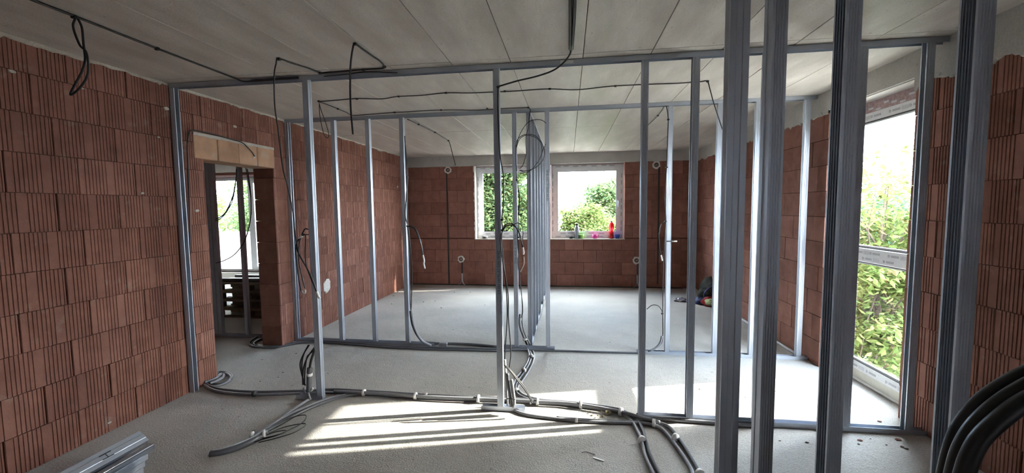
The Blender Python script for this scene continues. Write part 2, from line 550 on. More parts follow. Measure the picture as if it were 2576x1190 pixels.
# plaster smear and small mortar blobs on the wall
def blob(name, parent, mat, side, face, a, z, ra, rz_, seed, t=0.006):
    rr = random.Random(seed); n = 14
    vs_ = []
    def P(aa, zz, tt):
        if side == 'left': return (face + tt, aa, zz)
        if side == 'right': return (face - tt, aa, zz)
        return (aa, face - tt, zz)
    for k in range(n):
        q = 2 * PI * k / n; s_ = rr.uniform(0.7, 1.15)
        vs_.append(P(a + ra * s_ * math.cos(q), z + rz_ * s_ * math.sin(q), -0.004))
    for k in range(n):
        q = 2 * PI * k / n; s_ = rr.uniform(0.55, 0.8)
        vs_.append(P(a + ra * s_ * math.cos(q), z + rz_ * s_ * math.sin(q), t))
    fs_ = [(k, (k+1) % n, n + (k+1) % n, n + k) for k in range(n)] + [tuple(range(n, 2*n))]
    return MB().add(vs_, fs_).build(name, mat, parent)
blob('plaster_smear', wall_left, MAT['plaster'], 'left', XL, 5.40, 0.58, 0.11, 0.13, 4)
for i, (u, v, ra) in enumerate([(358, 486, .02), (30, 180, .025), (207, 223, .012), (398, 345, .015), (418, 273, .03), (495, 530, .03), (590, 318, .03), (785, 325, .03), (1000, 470, .05), (275, 1063, .02)]):
    p = at_x(u, v, XL)
    blob('mortar_blob', wall_left, MAT['mortar'], 'left', XL, p.y, p.z, ra, ra * 0.6, 20 + i)

# ---- back wall with two windows (continues behind the neighbouring room)
SILL, HEAD = 1.017, 2.59
W1 = (-2.0, -0.62); W2 = (-0.37, 1.143)
WLX = (-8.62, -6.85); WLZ = (0.21, 2.47)
YBO = YB + 0.30
wb = MB()
yb0 = YB + CR + 0.03
def wbox(x0, x1, z0, z1): wb.box(x0, x1, yb0, YBO, z0, z1)
wbox(XL - 0.1, W1[0] - 0.01, 0, H); wbox(W1[1] + 0.01, W2[0] - 0.01, 0, H); wbox(W2[1] + 0.01, XR + 0.3, 0, H)
wbox(W1[0] - 0.01, W1[1] + 0.01, 0, SILL - 0.012); wbox(W2[0] - 0.01, W2[1] + 0.01, 0, SILL - 0.012)
wbox(W1[0] - 0.01, W1[1] + 0.01, HEAD + 0.005, H); wbox(W2[0] - 0.01, W2[1] + 0.01, HEAD + 0.005, H)
wbox(XF0, WLX[0], 0, H); wbox(WLX[1], XL - 0.1, 0, H); wbox(WLX[0], WLX[1], 0, WLZ[0]); wbox(WLX[0], WLX[1], WLZ[1], H)
wall_back = struct('wall_back', wb, MAT['core'], 'red clay block back wall with two square windows')
offB = [-3.355, -3.175, -2.912, -2.793, -2.965, -3.16, -2.975, -2.773, -2.95, -3.16]
ZR = 2.585
courses(wall_back, 'back', YB, XL, XR, 0, 4 * CH - 0.018, offB, 'flat')
for (a, b) in ((XL, W1[0]), (W1[1], W2[0]), (W2[1], XR)):
    courses(wall_back, 'back', YB, a, b, 4 * CH - 0.018, ZR, offB, 'flat')
courses(wall_back, 'back', YB, XF0, WLX[0], 0, ZR, offB, 'flat')
courses(wall_back, 'back', YB, WLX[1], XLB, 0, ZR, offB, 'flat')
ragged('ring_beam', wall_back, MAT['beam'], 'back', YB, XL, XR, H + 0.004, ZR - 0.004, 0.006, 0.012, 0.03, 8)
ragged('ring_beam', wall_back, MAT['beam'], 'back', YB, XF0, XLB, H + 0.004, ZR - 0.004, 0.006, 0.012, 0.05, 9)
for (a, b) in (W1, W2):                     # reveals: jamb blocks, sill mortar, soffit
    for r in range(4, 10):
        zb = r * CH; zt = min((r + 1) * CH, HEAD)
        me = block('flat', 0.15, zt - zb)
        link_mesh('brick', me, wall_back, (a, YB + 0.004, zb), PI / 2)
        link_mesh('brick', me, wall_back, (b, YB + 0.154, zb), -PI / 2)
    MB().bevbox(a - 0.012, b + 0.012, YB - 0.006, YB + 0.30, SILL - 0.02, SILL - 0.002, 0.004).build('sill_mortar', MAT['mortar'], wall_back)
    MB().box(a - 0.01, b + 0.01, YB + 0.002, YB + 0.30, HEAD - 0.002, HEAD + 0.012).build('soffit', MAT['beam'], wall_back)
# ---- right (outer) wall with the tall window
TY0, TY1 = 3.46, 4.47
XRO = XR + 0.30
wr = MB()
x0 = XR + CR + 0.03
wr.box(x0, XRO, YF, TY0 - 0.01, 0, H); wr.box(x0, XRO, TY1 + 0.01, YB + 0.3, 0, H)
wr.box(x0, XRO, TY0 - 0.01, TY1 + 0.01, 2.605, H)
wall_right = struct('wall_right', wr, MAT['core'], 'clay block outer wall with a floor-length window')
offR = [2.98, 2.75, 2.87, 2.79, 3.02, 2.83, 2.71, 2.93, 2.77, 2.88, 2.8]
courses(wall_right, 'right', XR, 1.0, TY0, 0, ZR, offR, 'rib')
courses(wall_right, 'right', XR, TY1, YB, 0, ZR, [4.47, 4.62, 4.34, 4.55, 4.43, 4.66], 'flat')
ragged('ring_beam', wall_right, MAT['beam'], 'right', XR, TY1, YB, H + 0.004, ZR - 0.01, 0.02, 0.012, 0.02, 14)
ragged('ring_beam', wall_right, MAT['beam'], 'right', XR, 1.0, TY0, H + 0.004, ZR - 0.06, 0.05, 0.014, 0.02, 21)
ragged('ring_beam', wall_right, MAT['beam'], 'right', XR, TY0, TY1, H + 0.004, 2.605, 0.002, 0.012, 0.05, 16)
for r in range(0, 11):
    zb = r * CH; zt = min((r + 1) * CH, 2.6)
    if zt - zb < 0.02: continue
    me = block('flat', 0.29, zt - zb)
    link_mesh('brick', me, wall_right, (XR + 0.003, TY1 - R.uniform(0, 0.004), zb), 0)
    link_mesh('brick', me, wall_right, (XR + 0.293, TY0 + R.uniform(0, 0.004), zb), PI)
MB().box(XR + 0.002, XRO, TY0, TY1, 2.598, 2.61).build('soffit', MAT['beam'], wall_right)

# ---- walls out of the picture that close the rooms
wf = MB()
wf.box(XL, XR, YF - 0.2, YF, 0, H)
struct('wall_front', wf, MAT['brick_far'], 'clay block wall behind the viewpoint')
wo2 = MB()
wo2.box(XF0 - 0.2, XF0, YF, YB + 0.3, 0, H); wo2.box(XF0, XLB, 0.4, 0.6, 0, H)
struct('wall_outer', wo2, MAT['brick_far'], 'outer wall of the neighbouring room')

# ================================================================== WINDOWS
def ring_y(mb, x0, x1, z0, z1, w, y0, y1):          # rectangular frame in an X-Z plane
    mb.box(x0, x0 + w, y0, y1, z0, z1); mb.box(x1 - w, x1, y0, y1, z0, z1)
    mb.box(x0 + w, x1 - w, y0, y1, z0, z0 + w); mb.box(x0 + w, x1 - w, y0, y1, z1 - w, z1)
    return mb
def text_mesh(body, size, mat, extrude=0.0002, bold=False):
    cu_ = bpy.data.curves.new('text', 'FONT')
    cu_.body = body; cu_.size = size; cu_.extrude = extrude
    cu_.align_x = 'LEFT'; cu_.resolution_u = 2
    ob = bpy.data.objects.new('text', cu_)
    COL.objects.link(ob)
    dg = bpy.context.evaluated_depsgraph_get()
    me = bpy.data.meshes.new_from_object(ob.evaluated_get(dg))
    bpy.data.objects.remove(ob); bpy.data.curves.remove(cu_)
    me.materials.clear(); me.materials.append(mat)
    return me
D_MESH = text_mesh('D', 0.030, MAT['print'])

def small_window(name, X0, X1, z0, z1, label, handle_left, yf=YB + 0.17):
    w = empty(name, ((X0 + X1) / 2, yf, z0), label, None, None, 'structure')
    fr = ring_y(MB(), X0 + 0.012, X1 - 0.012, z0, z1 - 0.015, 0.07, yf, yf + 0.08).build('frame', MAT['pvc'], w)
    a, b, c, d = X0 + 0.068, X1 - 0.068, z0 + 0.062, z1 - 0.077
    sa = ring_y(MB(), a, b, c, d, 0.082, yf - 0.016, yf + 0.05)
    sash = sa.build('sash', MAT['pvc'], w)
    a, b, c, d = a + 0.082, b - 0.082, c + 0.082, d - 0.082
    ring_y(MB(), a - 0.001, b + 0.001, c - 0.001, d + 0.001, 0.007, yf - 0.012, yf + 0.01).build('gasket', MAT['gasket'], w)
    ring_y(MB(), a - 0.012, b + 0.012, c - 0.012, d + 0.012, 0.011, yf - 0.022, yf - 0.016).build('glazing_bead', MAT['pvc'], sash)
    MB().box(a, b, yf + 0.012, yf + 0.016, c, d).build('pane', MAT['glass'], w)
    hx = X0 + 0.108 if handle_left else X1 - 0.108
    hz = (z0 + z1) / 2 - 0.02
    h = MB().bevbox(hx - 0.014, hx + 0.014, yf - 0.03, yf - 0.016, hz - 0.03, hz + 0.03, 0.003)
    h.bevbox(hx - 0.010, hx + 0.010, yf - 0.062, yf - 0.045, hz - 0.115, hz + 0.012, 0.004)
    h.box(hx - 0.008, hx + 0.008, yf - 0.05, yf - 0.03, hz - 0.008, hz + 0.008)
    h.build('handle', MAT['pvc'], sash)
    # printed protective film along the frame and sash
    rr = random.Random(len(name) + int(X0 * 10))
    for (zz, xs) in ((z0 + 0.035, (X0 + 0.1, X1 - 0.1)), (z0 + 0.10, (X0 + 0.2, X1 - 0.2)), (z1 - 0.05, (X0 + 0.1, X1 - 0.1))):
        x = xs[0]; k = 0
        while x < xs[1] - 0.1:
            y = yf - 0.0012 if abs(zz - z0 - 0.10) > 0.01 else yf - 0.0172
            MB().box(x, x + 0.11, y, y + 0.003, zz - 0.014 + 0.01 * (k % 2), zz + 0.012 + 0.008 * (k % 2)).build('film_print', MAT['tape'], fr)
            x += 0.19 + rr.uniform(-0.03, 0.05); k += 1
    for xx in (X0 + 0.03, X1 - 0.055):
        z = z0 + 0.15
        while z < z1 - 0.2:
            MB().box(xx, xx + 0.022, yf - 0.0012, yf + 0.002, z, z + 0.09).build('film_print', MAT['tape'], fr)
            z += 0.15 + rr.uniform(-0.02, 0.04)
    ring_y(MB(), X0, X1, z0, z1, 0.014, yf + 0.002, yf + 0.06).build('foam_joint', MAT['foam'], w)
    MB().box(X0 + 0.012, X1 - 0.012, yf - 0.003, yf + 0.01, z1 - 0.03, z1 - 0.012).build('sealing_tape', MAT['redtape'], w)
    return w
win1 = small_window('window_1', W1[0], W1[1], SILL, HEAD, 'white plastic window on the left of the back wall', True)
win2 = small_window('window_2', W2[0], W2[1], SILL, HEAD, 'white plastic window on the right of the back wall, cups on its sill', False)
# torn white foam on the left reveal of the first window
fm = MB(); rr = random.Random(3); n = 40; vs_ = []; fs_ = []
for i in range(n + 1):
    z = SILL + (HEAD - SILL) * i / n
    x = W1[0] - 0.012 + rr.uniform(-0.012, 0.01)
    vs_ += [(x, YB - 0.004, z), (W1[0] + 0.012, YB - 0.006, z), (W1[0] + 0.014, YB + 0.15, z)]
for i in range(n):
    for k in range(2): fs_.append((i*3+k, i*3+k+1, (i+1)*3+k+1, (i+1)*3+k))
fm.add(vs_, fs_).build('torn_foam', MAT['foam'], win1)

# ---- tall window in the right wall
def ring_x(mb, y0, y1, z0, z1, w, x0, x1):
    mb.box(x0, x1, y0, y0 + w, z0, z1); mb.box(x0, x1, y1 - w, y1, z0, z1)
    mb.box(x0, x1, y0 + w, y1 - w, z0, z0 + w); mb.box(x0, x1, y0 + w, y1 - w, z1 - w, z1)
    return mb
XW = 2.715                                    # inner face of the frame
w3 = empty('window_3', (XW, (TY0 + TY1) / 2, 0), 'tall white two-pane window in the right wall', None, None, 'structure')
f3 = MB()
f3.box(XW, XW + 0.075, TY0, TY0 + 0.12, 0.11, 2.50); f3.box(XW, XW + 0.075, TY1 - 0.135, TY1, 0.11, 2.50)
f3.box(XW, XW + 0.075, TY0 + 0.12, TY1 - 0.135, 0.11, 0.185)
f3.box(XW, XW + 0.075, TY0 + 0.12, TY1 - 0.135, 2.425, 2.50)
frame3 = f3.build('frame', MAT['pvc'], w3)
MB().bevbox(XW - 0.006, XW + 0.075, TY0 + 0.10, TY1 - 0.115, 1.140, 1.270, 0.006).build('transom', MAT['pvc'], w3)
ya, yb_ = TY0 + 0.12, TY1 - 0.135
for (za, zb) in ((0.185, 1.140), (1.270, 2.425)):
    ring_x(MB(), ya - 0.001, yb_ + 0.001, za - 0.001, zb + 0.001, 0.009, XW + 0.004, XW + 0.016).build('gasket', MAT['gasket'], w3)
    ring_x(MB(), ya + 0.004, yb_ - 0.004, za + 0.004, zb - 0.004, 0.017, XW + 0.016, XW + 0.034).build('glazing_bead', MAT['pvc'], w3)
    ring_x(MB(), ya + 0.016, yb_ - 0.016, za + 0.016, zb - 0.016, 0.008, XW + 0.033, XW + 0.038).build('gasket', MAT['gasket'], w3)
    MB().box(WIN_X, WIN_X + 0.004, ya, yb_, za, zb).build('pane', MAT['glass'], w3)
MB().bevbox(XW + 0.004, XW + 0.07, TY0 + 0.003, TY1 - 0.003, 0.0, 0.112, 0.003).build('sill_profile', MAT['sillpvc'], w3)
ragged('torn_film', w3, MAT['foam'], 'right', XW + 0.002, TY0 + 0.01, TY1 - 0.01, 0.030, 0.008, 0.008, 0.006, 0.03, 33)
MB().box(XW + 0.002, XW + 0.03, TY0 + 0.002, TY1 - 0.002, 2.50, 2.598).build('sealing_tape', MAT['redtape'], w3)
rr = random.Random(5)
for k in range(12):
    y = TY0 + 0.04 + k * 0.088
    MB().box(XW - 0.002, XW + 0.004, y, y + 0.055, 2.505 + 0.02 * (k % 3), 2.522 + 0.02 * (k % 3)).build('film_print', MAT['filmbar'], w3)
def logo_row(z, y0, y1, step, bars=True, dz=0.0):
    y = y1; k = 0
    xf = XW - (0.0075 if 1.14 < z < 1.27 else 0.0015)
    while y > y0:
        MB().box(xf, xf + 0.003, y - 0.115, y - 0.035, z - 0.002, z + 0.016).build('film_print', MAT['tape'], frame3)
        o = link_mesh('logo_letter', D_MESH, frame3, Vector((xf - 0.0006, y, z - 0.003)) - origin_of(frame3))
        o.rotation_euler = (PI / 2, 0, -PI / 2)
        if k % 2 == 0:
            MB().box(xf, xf + 0.003, y - 0.20, y - 0.13, z - 0.010 + dz, z + 0.022 + dz).build('film_print', MAT['filmbar'], frame3)
        y -= step; k += 1
logo_row(1.222, TY0 + 0.2, TY1 - 0.2, 0.21)
logo_row(1.168, TY0 + 0.2, TY1 - 0.32, 0.25)
logo_row(0.135, TY0 + 0.25, TY1 - 0.2, 0.23)
logo_row(2.455, TY0 + 0.25, TY1 - 0.12, 0.21)

# ---- balcony window of the neighbouring room
w4 = empty('window_4', ((WLX[0] + WLX[1]) / 2, YB + 0.15, WLZ[0]), 'balcony window seen through the doorway', None, None, 'structure')
yf = YB + 0.15
ring_y(MB(), WLX[0], WLX[1], WLZ[0], WLZ[1], 0.07, yf, yf + 0.08).build('frame', MAT['pvc'], w4)
xm = -7.50
MB().box(xm - 0.05, xm + 0.05, yf, yf + 0.08, WLZ[0] + 0.07, WLZ[1] - 0.07).build('mullion', MAT['pvc'], w4)
ring_y(MB(), xm + 0.04, WLX[1] - 0.06, WLZ[0] + 0.06, WLZ[1] - 0.06, 0.075, yf - 0.016, yf + 0.05).build('sash', MAT['pvc'], w4)
MB().box(WLX[0] + 0.07, xm - 0.05, yf + 0.02, yf + 0.024, WLZ[0] + 0.07, WLZ[1] - 0.07).build('pane', MAT['glass'], w4)
MB().box(xm + 0.115, WLX[1] - 0.135, yf + 0.02, yf + 0.024, WLZ[0] + 0.135, WLZ[1] - 0.135).build('pane', MAT['glass'], w4)
MB().box(WLX[0], WLX[1], YB + 0.02, yf + 0.07, 0.06, WLZ[0]).build('sill_profile', MAT['sillpvc'], w4)
MB().box(WLX[0], WLX[1], YB + 0.03, yf + 0.02, WLZ[1], WLZ[1] + 0.05).build('sealing_tape', MAT['redtape'], w4)

# ================================================================== METAL STUD FRAMES
def c_path(wf_, dw, grooves=True, lip=0.007):
    """C section: web on x = 0 running along y, flanges along +x"""
    P = [(wf_, lip), (wf_, 0.0)]
    if grooves:
        for q in (0.78, 0.60, 0.42, 0.24):
            P += [(wf_ * q + 0.0028, 0.0), (wf_ * q, 0.0018), (wf_ * q - 0.0028, 0.0)]
    P += [(0.0, 0.0)]
    P += [(0.0, dw * 0.32), (0.0025, dw * 0.36), (0.0025, dw * 0.64), (0.0, dw * 0.68)]
    P += [(0.0, dw)]
    if grooves:
        for q in (0.24, 0.42, 0.60, 0.78):
            P += [(wf_ * q - 0.0028, dw), (wf_ * q, dw - 0.0018), (wf_ * q + 0.0028, dw)]
    P += [(wf_, dw), (wf_, dw - lip)]
    return P
def u_path(dw, leg):                       # U section: web along y on x = 0, legs along +x
    return [(leg, 0.0), (0.0, 0.0), (0.0, dw * 0.33), (0.0018, dw * 0.37), (0.0018, dw * 0.63), (0.0, dw * 0.67), (0.0, dw), (leg, dw)]
def sheet(path, L, t=0.0009):
    """extrude an open section along z, with sheet thickness"""
    m = len(path); off = []
    for i in range(m):
        a = path[max(i-1, 0)]; b = path[min(i+1, m-1)]
        dx, dy = b[0] - a[0], b[1] - a[1]; l = math.hypot(dx, dy) or 1
        off.append((path[i][0] + dy / l * t, path[i][1] - dx / l * t))
    vs_ = [(x, y, z) for z in (0, L) for (x, y) in path] + [(x, y, z) for z in (0, L) for (x, y) in off]
    fs_ = []
    for i in range(m - 1):
        fs_ += [(i, i+1, m+i+1, m+i), (2*m+i, 3*m+i, 3*m+i+1, 2*m+i+1), (i, 2*m+i, 2*m+i+1, i+1), (m+i, m+i+1, 3*m+i+1, 3*m+i)]
    fs_ += [(0, m, 3*m, 2*m), (m-1, 3*m-1, 4*m-1, 2*m-1)]
    return vs_, fs_
stud_cache = {}
def stud_mesh(wf_, dw, L, flip):
    key = (wf_, dw, round(L, 3), flip)
    if key not in stud_cache:
        vs_, fs_ = sheet([(x * (-1 if flip else 1) + (wf_ if flip else 0), y) for (x, y) in c_path(wf_, dw)], L)
        stud_cache[key] = MB().add(vs_, fs_).mesh('stud', MAT['steel'])
    return stud_cache[key]
def track_mesh(name, L, dw=0.051, leg=0.038, up=True):
    """U track along +x; web down (up=True) or web up"""
    vs_, fs_ = sheet(u_path(dw, leg), L)
    s_ = 1 if up else -1
    return MB().add([(z, y, x * s_) for (x, y, z) in vs_], fs_).mesh(name, MAT['steel'])
FL = 0.048
TXT = {}
def stud(parent, x, y, z0, z1, flip=False, wf_=FL, dw=0.049, rz=0.0, lettered=None):
    o = link_mesh('stud', stud_mesh(wf_, dw, z1 - z0, flip), parent, Vector((x, y, z0)) - origin_of(parent), rz)
    if lettered:
        zc, body = lettered
        if body not in TXT: TXT[body] = text_mesh(body, 0.030, MAT['print'], 0.0001)
        t = link_mesh('lettering', TXT[body], o, (0.036, -0.0008, zc - z0), 0)
        t.rotation_euler = (PI / 2, -PI / 2, 0)
    return o
def track(parent, name, x0_, x1_, y, z, up, dw=0.051):
    return link_mesh(name, track_mesh(name, x1_ - x0_, dw, 0.038, up), parent, Vector((x0_, y, z)) - origin_of(parent))
T1 = 'CE EN 14195 A1 DIN 18182'

# first frame
p1 = empty('stud_frame', (0, Y1, 0), 'galvanised stud frame spanning the room nearest the viewer, taped conduits at its foot', 'stud frame')
track(p1, 'top_track', XL + 0.004, XR - 0.016, Y1, H - 0.001, False)
track(p1, 'floor_track', 0.545, XR - 0.004, Y1, 0.001, True)
track(p1, 'floor_track', -2.40, -2.15, Y1, 0.001, True)
track(p1, 'floor_track', -0.72, -0.36, Y1, 0.001, True)
ZS0, ZS1 = 0.003, H - 0.006
stud(p1, XL + 0.004, Y1 + 0.001, ZS0, ZS1, False)
stud(p1, -2.203, Y1 + 0.001, ZS0, ZS1, True)
stud(p1, -0.583, Y1 + 0.001, ZS0, ZS1, True, lettered=(0.98, T1))
stud(p1, 0.545, Y1 + 0.001, ZS0, ZS1, False)
stud(p1, 0.905, Y1 + 0.001, ZS0, ZS1, True)
stud(p1, 1.392, Y1 + 0.001, ZS0, ZS1, False)
stud(p1, 2.008, Y1 + 0.001, ZS0, ZS1, False)
stud(p1, 2.417, Y1 + 0.001, ZS0, ZS1, True)

MB().bevbox(-0.06, 0.04, Y1 - 0.004, Y1 - 0.001, H - 0.034, H - 0.008, 0.001).build('splice_plate', MAT['alu'], p1)

# second frame
p2 = empty('stud_frame', (0, Y2, 0), 'second galvanised stud frame, beyond the first one and before the bright back room', 'stud frame')
track(p2, 'top_track', XL + 0.004, XR - 0.016, Y2, H - 0.001, False)
track(p2, 'floor_track', XL + 0.004, -1.62, Y2, 0.001, True)
track(p2, 'floor_track', -0.80, -0.162, Y2, 0.001, True)
track(p2, 'floor_track', 0.775, XR - 0.004, Y2, 0.001, True)
stud(p2, XL + 0.004, Y2 + 0.001, ZS0, ZS1, False)
for x in (-2.864, -2.419, -1.989): stud(p2, x, Y2 + 0.001, ZS0, ZS1, True)
stud(p2, -0.636, Y2 + 0.001, ZS0, ZS1, True, lettered=(1.02, T1))
stud(p2, -0.262, Y2 + 0.001, ZS0, ZS1, True, lettered=(1.75, T1))
for x in (1.078, 1.583, 1.963, 2.440): stud(p2, x, Y2 + 0.001, ZS0, ZS1, False)

# third frame runs away from the viewer between the two back windows
p3 = empty('stud_frame', (-0.455, 4.76, 0), 'stud frame running away from the viewer towards the pier between the back windows', 'stud frame')
X3 = -0.482
for (nm, z, up) in (('top_track', H - 0.001, False), ('floor_track', 0.001, True)):
    o = link_mesh(nm, track_mesh(nm, YB - 0.02 - 4.706, 0.051, 0.038, up), p3, Vector((X3 + 0.051, 4.706, z)) - origin_of(p3), PI / 2)
for y in (4.745, 5.28, 5.74, 6.29, 6.98, 7.62, 8.3):
    stud(p3, X3 + 0.05, y, ZS0, ZS1, False, FL, 0.049, PI / 2)

# nearest frame, only its posts cross the picture
Y0 = 1.48
p0 = empty('stud_frame', (0.9, Y0, 0), 'dark steel posts in the foreground, the frame closest to the viewer', 'stud frame')
track(p0, 'top_track', 0.45, XR - 0.016, Y0, H - 0.001, False, 0.064)
track(p0, 'floor_track', 0.45, XR - 0.004, Y0, 0.001, True, 0.064)
stud(p0, 0.534 + 0.063, Y0 + 0.0005, ZS0, ZS1, False, 0.048, 0.062, PI / 2)
stud(p0, 0.667, Y0 + 0.001, ZS0, ZS1, False, 0.046, 0.062)
stud(p0, 0.886, Y0 + 0.001, ZS0, ZS1, True, 0.045, 0.062)
stud(p0, 1.254, Y0 + 0.001, ZS0, ZS1, True, 0.048, 0.062)

# frame in the neighbouring room, behind the doorway
p4 = empty('stud_frame', (-4.4, 4.72, 0), 'dark stud frame in the next room, seen through the doorway', 'stud frame')
track(p4, 'top_track', -6.2, XLB - 0.005, 4.72, H - 0.001, False)
track(p4, 'floor_track', -6.2, XLB - 0.005, 4.72, 0.001, True)
for x in (-5.35, -4.755, -4.697, -4.64, -4.245): stud(p4, x, 4.721, ZS0, ZS1, True)

# ================================================================== CABLES AND CONDUITS
def lift(pts, z): return [Vector((p[0], p[1], z)) for p in pts]
def cable_thing(name, base, label, cat='cable', group=None):
    return empty(name, base, label, cat, group)
def add_cable(parent, pts, r=0.005, name='cable', mat='cable', k=6, n=6):
    return MB().tube(smooth_path(pts, k), r, n).build(name, MAT[mat], parent, True)
def clip(parent, p, s_=0.012):
    p = Vector(p)
    return MB().bevbox(p.x - s_, p.x + s_, p.y - s_ * 0.8, p.y + s_ * 0.8, p.z - s_ * 0.7, p.z + s_ * 0.7, s_ * 0.25).build('clip', MAT['cable'], parent)
def band(parent, p, t, r, w=0.022, name='tape_wrap', mat='tie'):
    p = Vector(p); t = Vector(t).normalized()
    return MB().tube([p - t * w / 2, p + t * w / 2], r, 12).build(name, MAT[mat], parent, True)
def px_floor(L, z=0.012): return [at_z(u, v, z) for (u, v) in L]
def px_y(L, y): return [at_y(u, v, y) for (u, v) in L]
ZC = H - 0.008

# -- ceiling: long cable along the left joint with a hanging loop
t = cable_thing('ceiling_cable', (-2.785, 2.02, H), 'black cable clipped along the left ceiling joint with a hanging loop')
add_cable(t, [(-2.79, 0.6, ZC), (-2.785, 1.4, ZC), (-2.78, 2.02, ZC), (-2.787, 2.5, ZC), (-2.778, 3.10, ZC), (-2.72, 3.165, ZC - 0.02), (-2.60, 3.182, ZC - 0.012)], 0.007)
add_cable(t, [(-2.66, 3.182, ZC - 0.014), (-2.45, 3.183, ZC - 0.012), (-2.23, 3.183, ZC - 0.012)], 0.011)
add_cable(t, px_y([(190, 45), (184, 68), (200, 112), (216, 130), (222, 160), (221, 186), (212, 206), (195, 227), (180, 238), (178, 234), (190, 210), (206, 180), (214, 150), (210, 110), (206, 70), (196, 47)], 2.02), 0.006)
for y in (2.02, 2.49, 1.5): clip(t, (-2.784, y, H - 0.011), 0.014)

# -- ceiling: arched cable that drops beside the doorway
t = cable_thing('ceiling_cable', (-2.11, 2.80, H), 'black cable arching from the ceiling down towards the doorway stud')
hang = [at_z(805, 184, ZC), (-2.03, 3.02, ZC), (-2.08, 2.90, ZC), (-2.112, 2.797, ZC)] + [at_y(695, 160, 2.80), at_y(690, 190, 2.83), at_y(691, 261, 2.88), at_y(699, 322, 2.93), at_y(706, 380, 2.98), at_y(713, 430, 3.02), at_y(724, 470, 3.06), at_y(738, 540, 3.12), at_y(741, 575, 3.14), at_y(746, 610, 3.15), at_y(752, 640, 3.15)]
add_cable(t, hang, 0.0055)
clip(t, (-2.112, 2.80, H - 0.011), 0.014); clip(t, at_z(805, 184, H - 0.01), 0.012)

# -- ceiling: triangle of cable with a free end
t = cable_thing('ceiling_cable', (-1.427, 2.63, H), 'black cable bent into a triangle on the ceiling with one end hanging free')
add_cable(t, [at_z(810, 184, ZC), at_z(870, 179, ZC), at_z(920, 175, ZC), at_z(962, 172, ZC), at_z(967, 167, ZC), at_z(955, 153, ZC), at_z(935, 140, ZC), at_z(912, 124, ZC), at_z(893, 111, ZC)] + [at_y(887, 125, 2.64), at_y(882, 165, 2.66), at_y(881, 210, 2.68), at_y(882, 260, 2.69), at_y(885, 305, 2.70), at_y(888, 338, 2.70)], 0.0065)
for (u, v) in ((893, 111), (967, 168), (914, 176)): clip(t, at_z(u, v, H - 0.01), 0.012)
add_cable(t, [at_y(815, 192, Y1 - 0.004), at_y(870, 187, Y1 - 0.006), at_y(925, 181, Y1 - 0.004), at_y(1000, 183, Y1 - 0.004)], 0.004)

# -- ceiling: thick pair coming towards the viewer, drooping to the middle stud
t = cable_thing('ceiling_cable', (0.02, 2.98, H), 'thick black cable pair on the ceiling drooping to the middle stud')
for dx in (-0.011, 0.012):
    add_cable(t, [(0.022 + dx, 0.6, ZC), (0.02 + dx, 1.6, ZC), (0.024 + dx, 2.4, ZC - 0.004), (0.02 + dx * 0.6, 2.95, ZC - 0.01)], 0.010)
drop = [(0.02, 2.80, ZC), (0.02, 2.95, ZC), at_y(1433, 138, 3.02), at_y(1415, 160, 3.10), at_y(1390, 178, 3.15), at_y(1350, 192, 3.17), at_y(1300, 204, 3.18), at_y(1256, 217, 3.182)]
add_cable(t, drop, 0.0065)
down = [(1253, 219), (1252, 260), (1255, 330), (1258, 390), (1266, 440), (1267, 480), (1266, 520), (1262, 553), (1264, 572), (1262, 600), (1266, 650), (1273, 720), (1276, 790), (1273, 850), (1270, 900), (1271, 935)]
add_cable(t, px_y(down, Y1 - 0.012), 0.0048)
for (u, v) in ((1253, 219), (1263, 553), (1264, 579)): clip(t, at_y(u, v, Y1 - 0.008), 0.011)

# -- loops of wire tied to the middle stud
t = cable_thing('wire_loops', at_y(1264, 580, Y1 - 0.02), 'black wires arching out from the middle stud with stripped white ends', 'cable')
add_cable(t, px_y([(1263, 582), (1270, 568), (1280, 562), (1293, 566), (1303, 580), (1311, 600), (1315, 625)], Y1 - 0.018), 0.005)
add_cable(t, px_y([(1263, 584), (1272, 570), (1284, 566), (1297, 571), (1307, 588), (1313, 612), (1317, 622)], Y1 - 0.03), 0.005)
add_cable(t, px_y([(1264, 580), (1275, 580), (1288, 568), (1302, 561), (1312, 567), (1316, 585), (1314, 610), (1317, 625)], Y1 - 0.024), 0.0035)
add_cable(t, px_y([(1315, 622), (1317, 635), (1316, 640)], Y1 - 0.024), 0.009, 'white_sleeve', 'tie')
add_cable(t, px_y([(1318, 645), (1318, 664), (1312, 678), (1309, 684)], Y1 - 0.024), 0.004, 'stripped_end', 'copper')
add_cable(t, px_y([(1263, 584), (1259, 600), (1262, 640), (1270, 690), (1278, 740), (1279, 800), (1283, 850), (1285, 890), (1281, 925)], Y1 - 0.02), 0.005)

# -- second row of ceiling cables between the two frames
t = cable_thing('ceiling_cable', (-0.7, 3.92, H), 'thin black cable clipped straight across the ceiling between the two frames')
row = [(800, 256), (850, 252), (900, 248), (960, 249), (1000, 243), (1060, 240), (1120, 234), (1180, 234), (1240, 232), (1300, 229), (1380, 224), (1450, 226), (1540, 217), (1640, 212), (1700, 210), (1760, 206), (1779, 205)]
add_cable(t, [at_z(u, v, ZC) for (u, v) in row] + [at_y(1786, 225, 3.95), at_y(1795, 258, 4.0), at_y(1806, 292, 4.05), at_y(1818, 327, 4.1)], 0.0048)
for (u, v) in ((802, 255), (898, 249), (1003, 243), (1122, 234), (1270, 230), (1383, 224), (1548, 217), (1780, 205)): clip(t, at_z(u, v, H - 0.01), 0.011)
t = cable_thing('ceiling_cable', (-2.54, 3.93, H), 'hairpin of black cable hanging at the left end of the ceiling run')
add_cable(t, [at_z(803, 256, ZC)] + px_y([(804, 285), (809, 315), (815, 338), (823, 347), (827, 343), (825, 328), (818, 305), (808, 278), (803, 260)], 3.95), 0.0035)

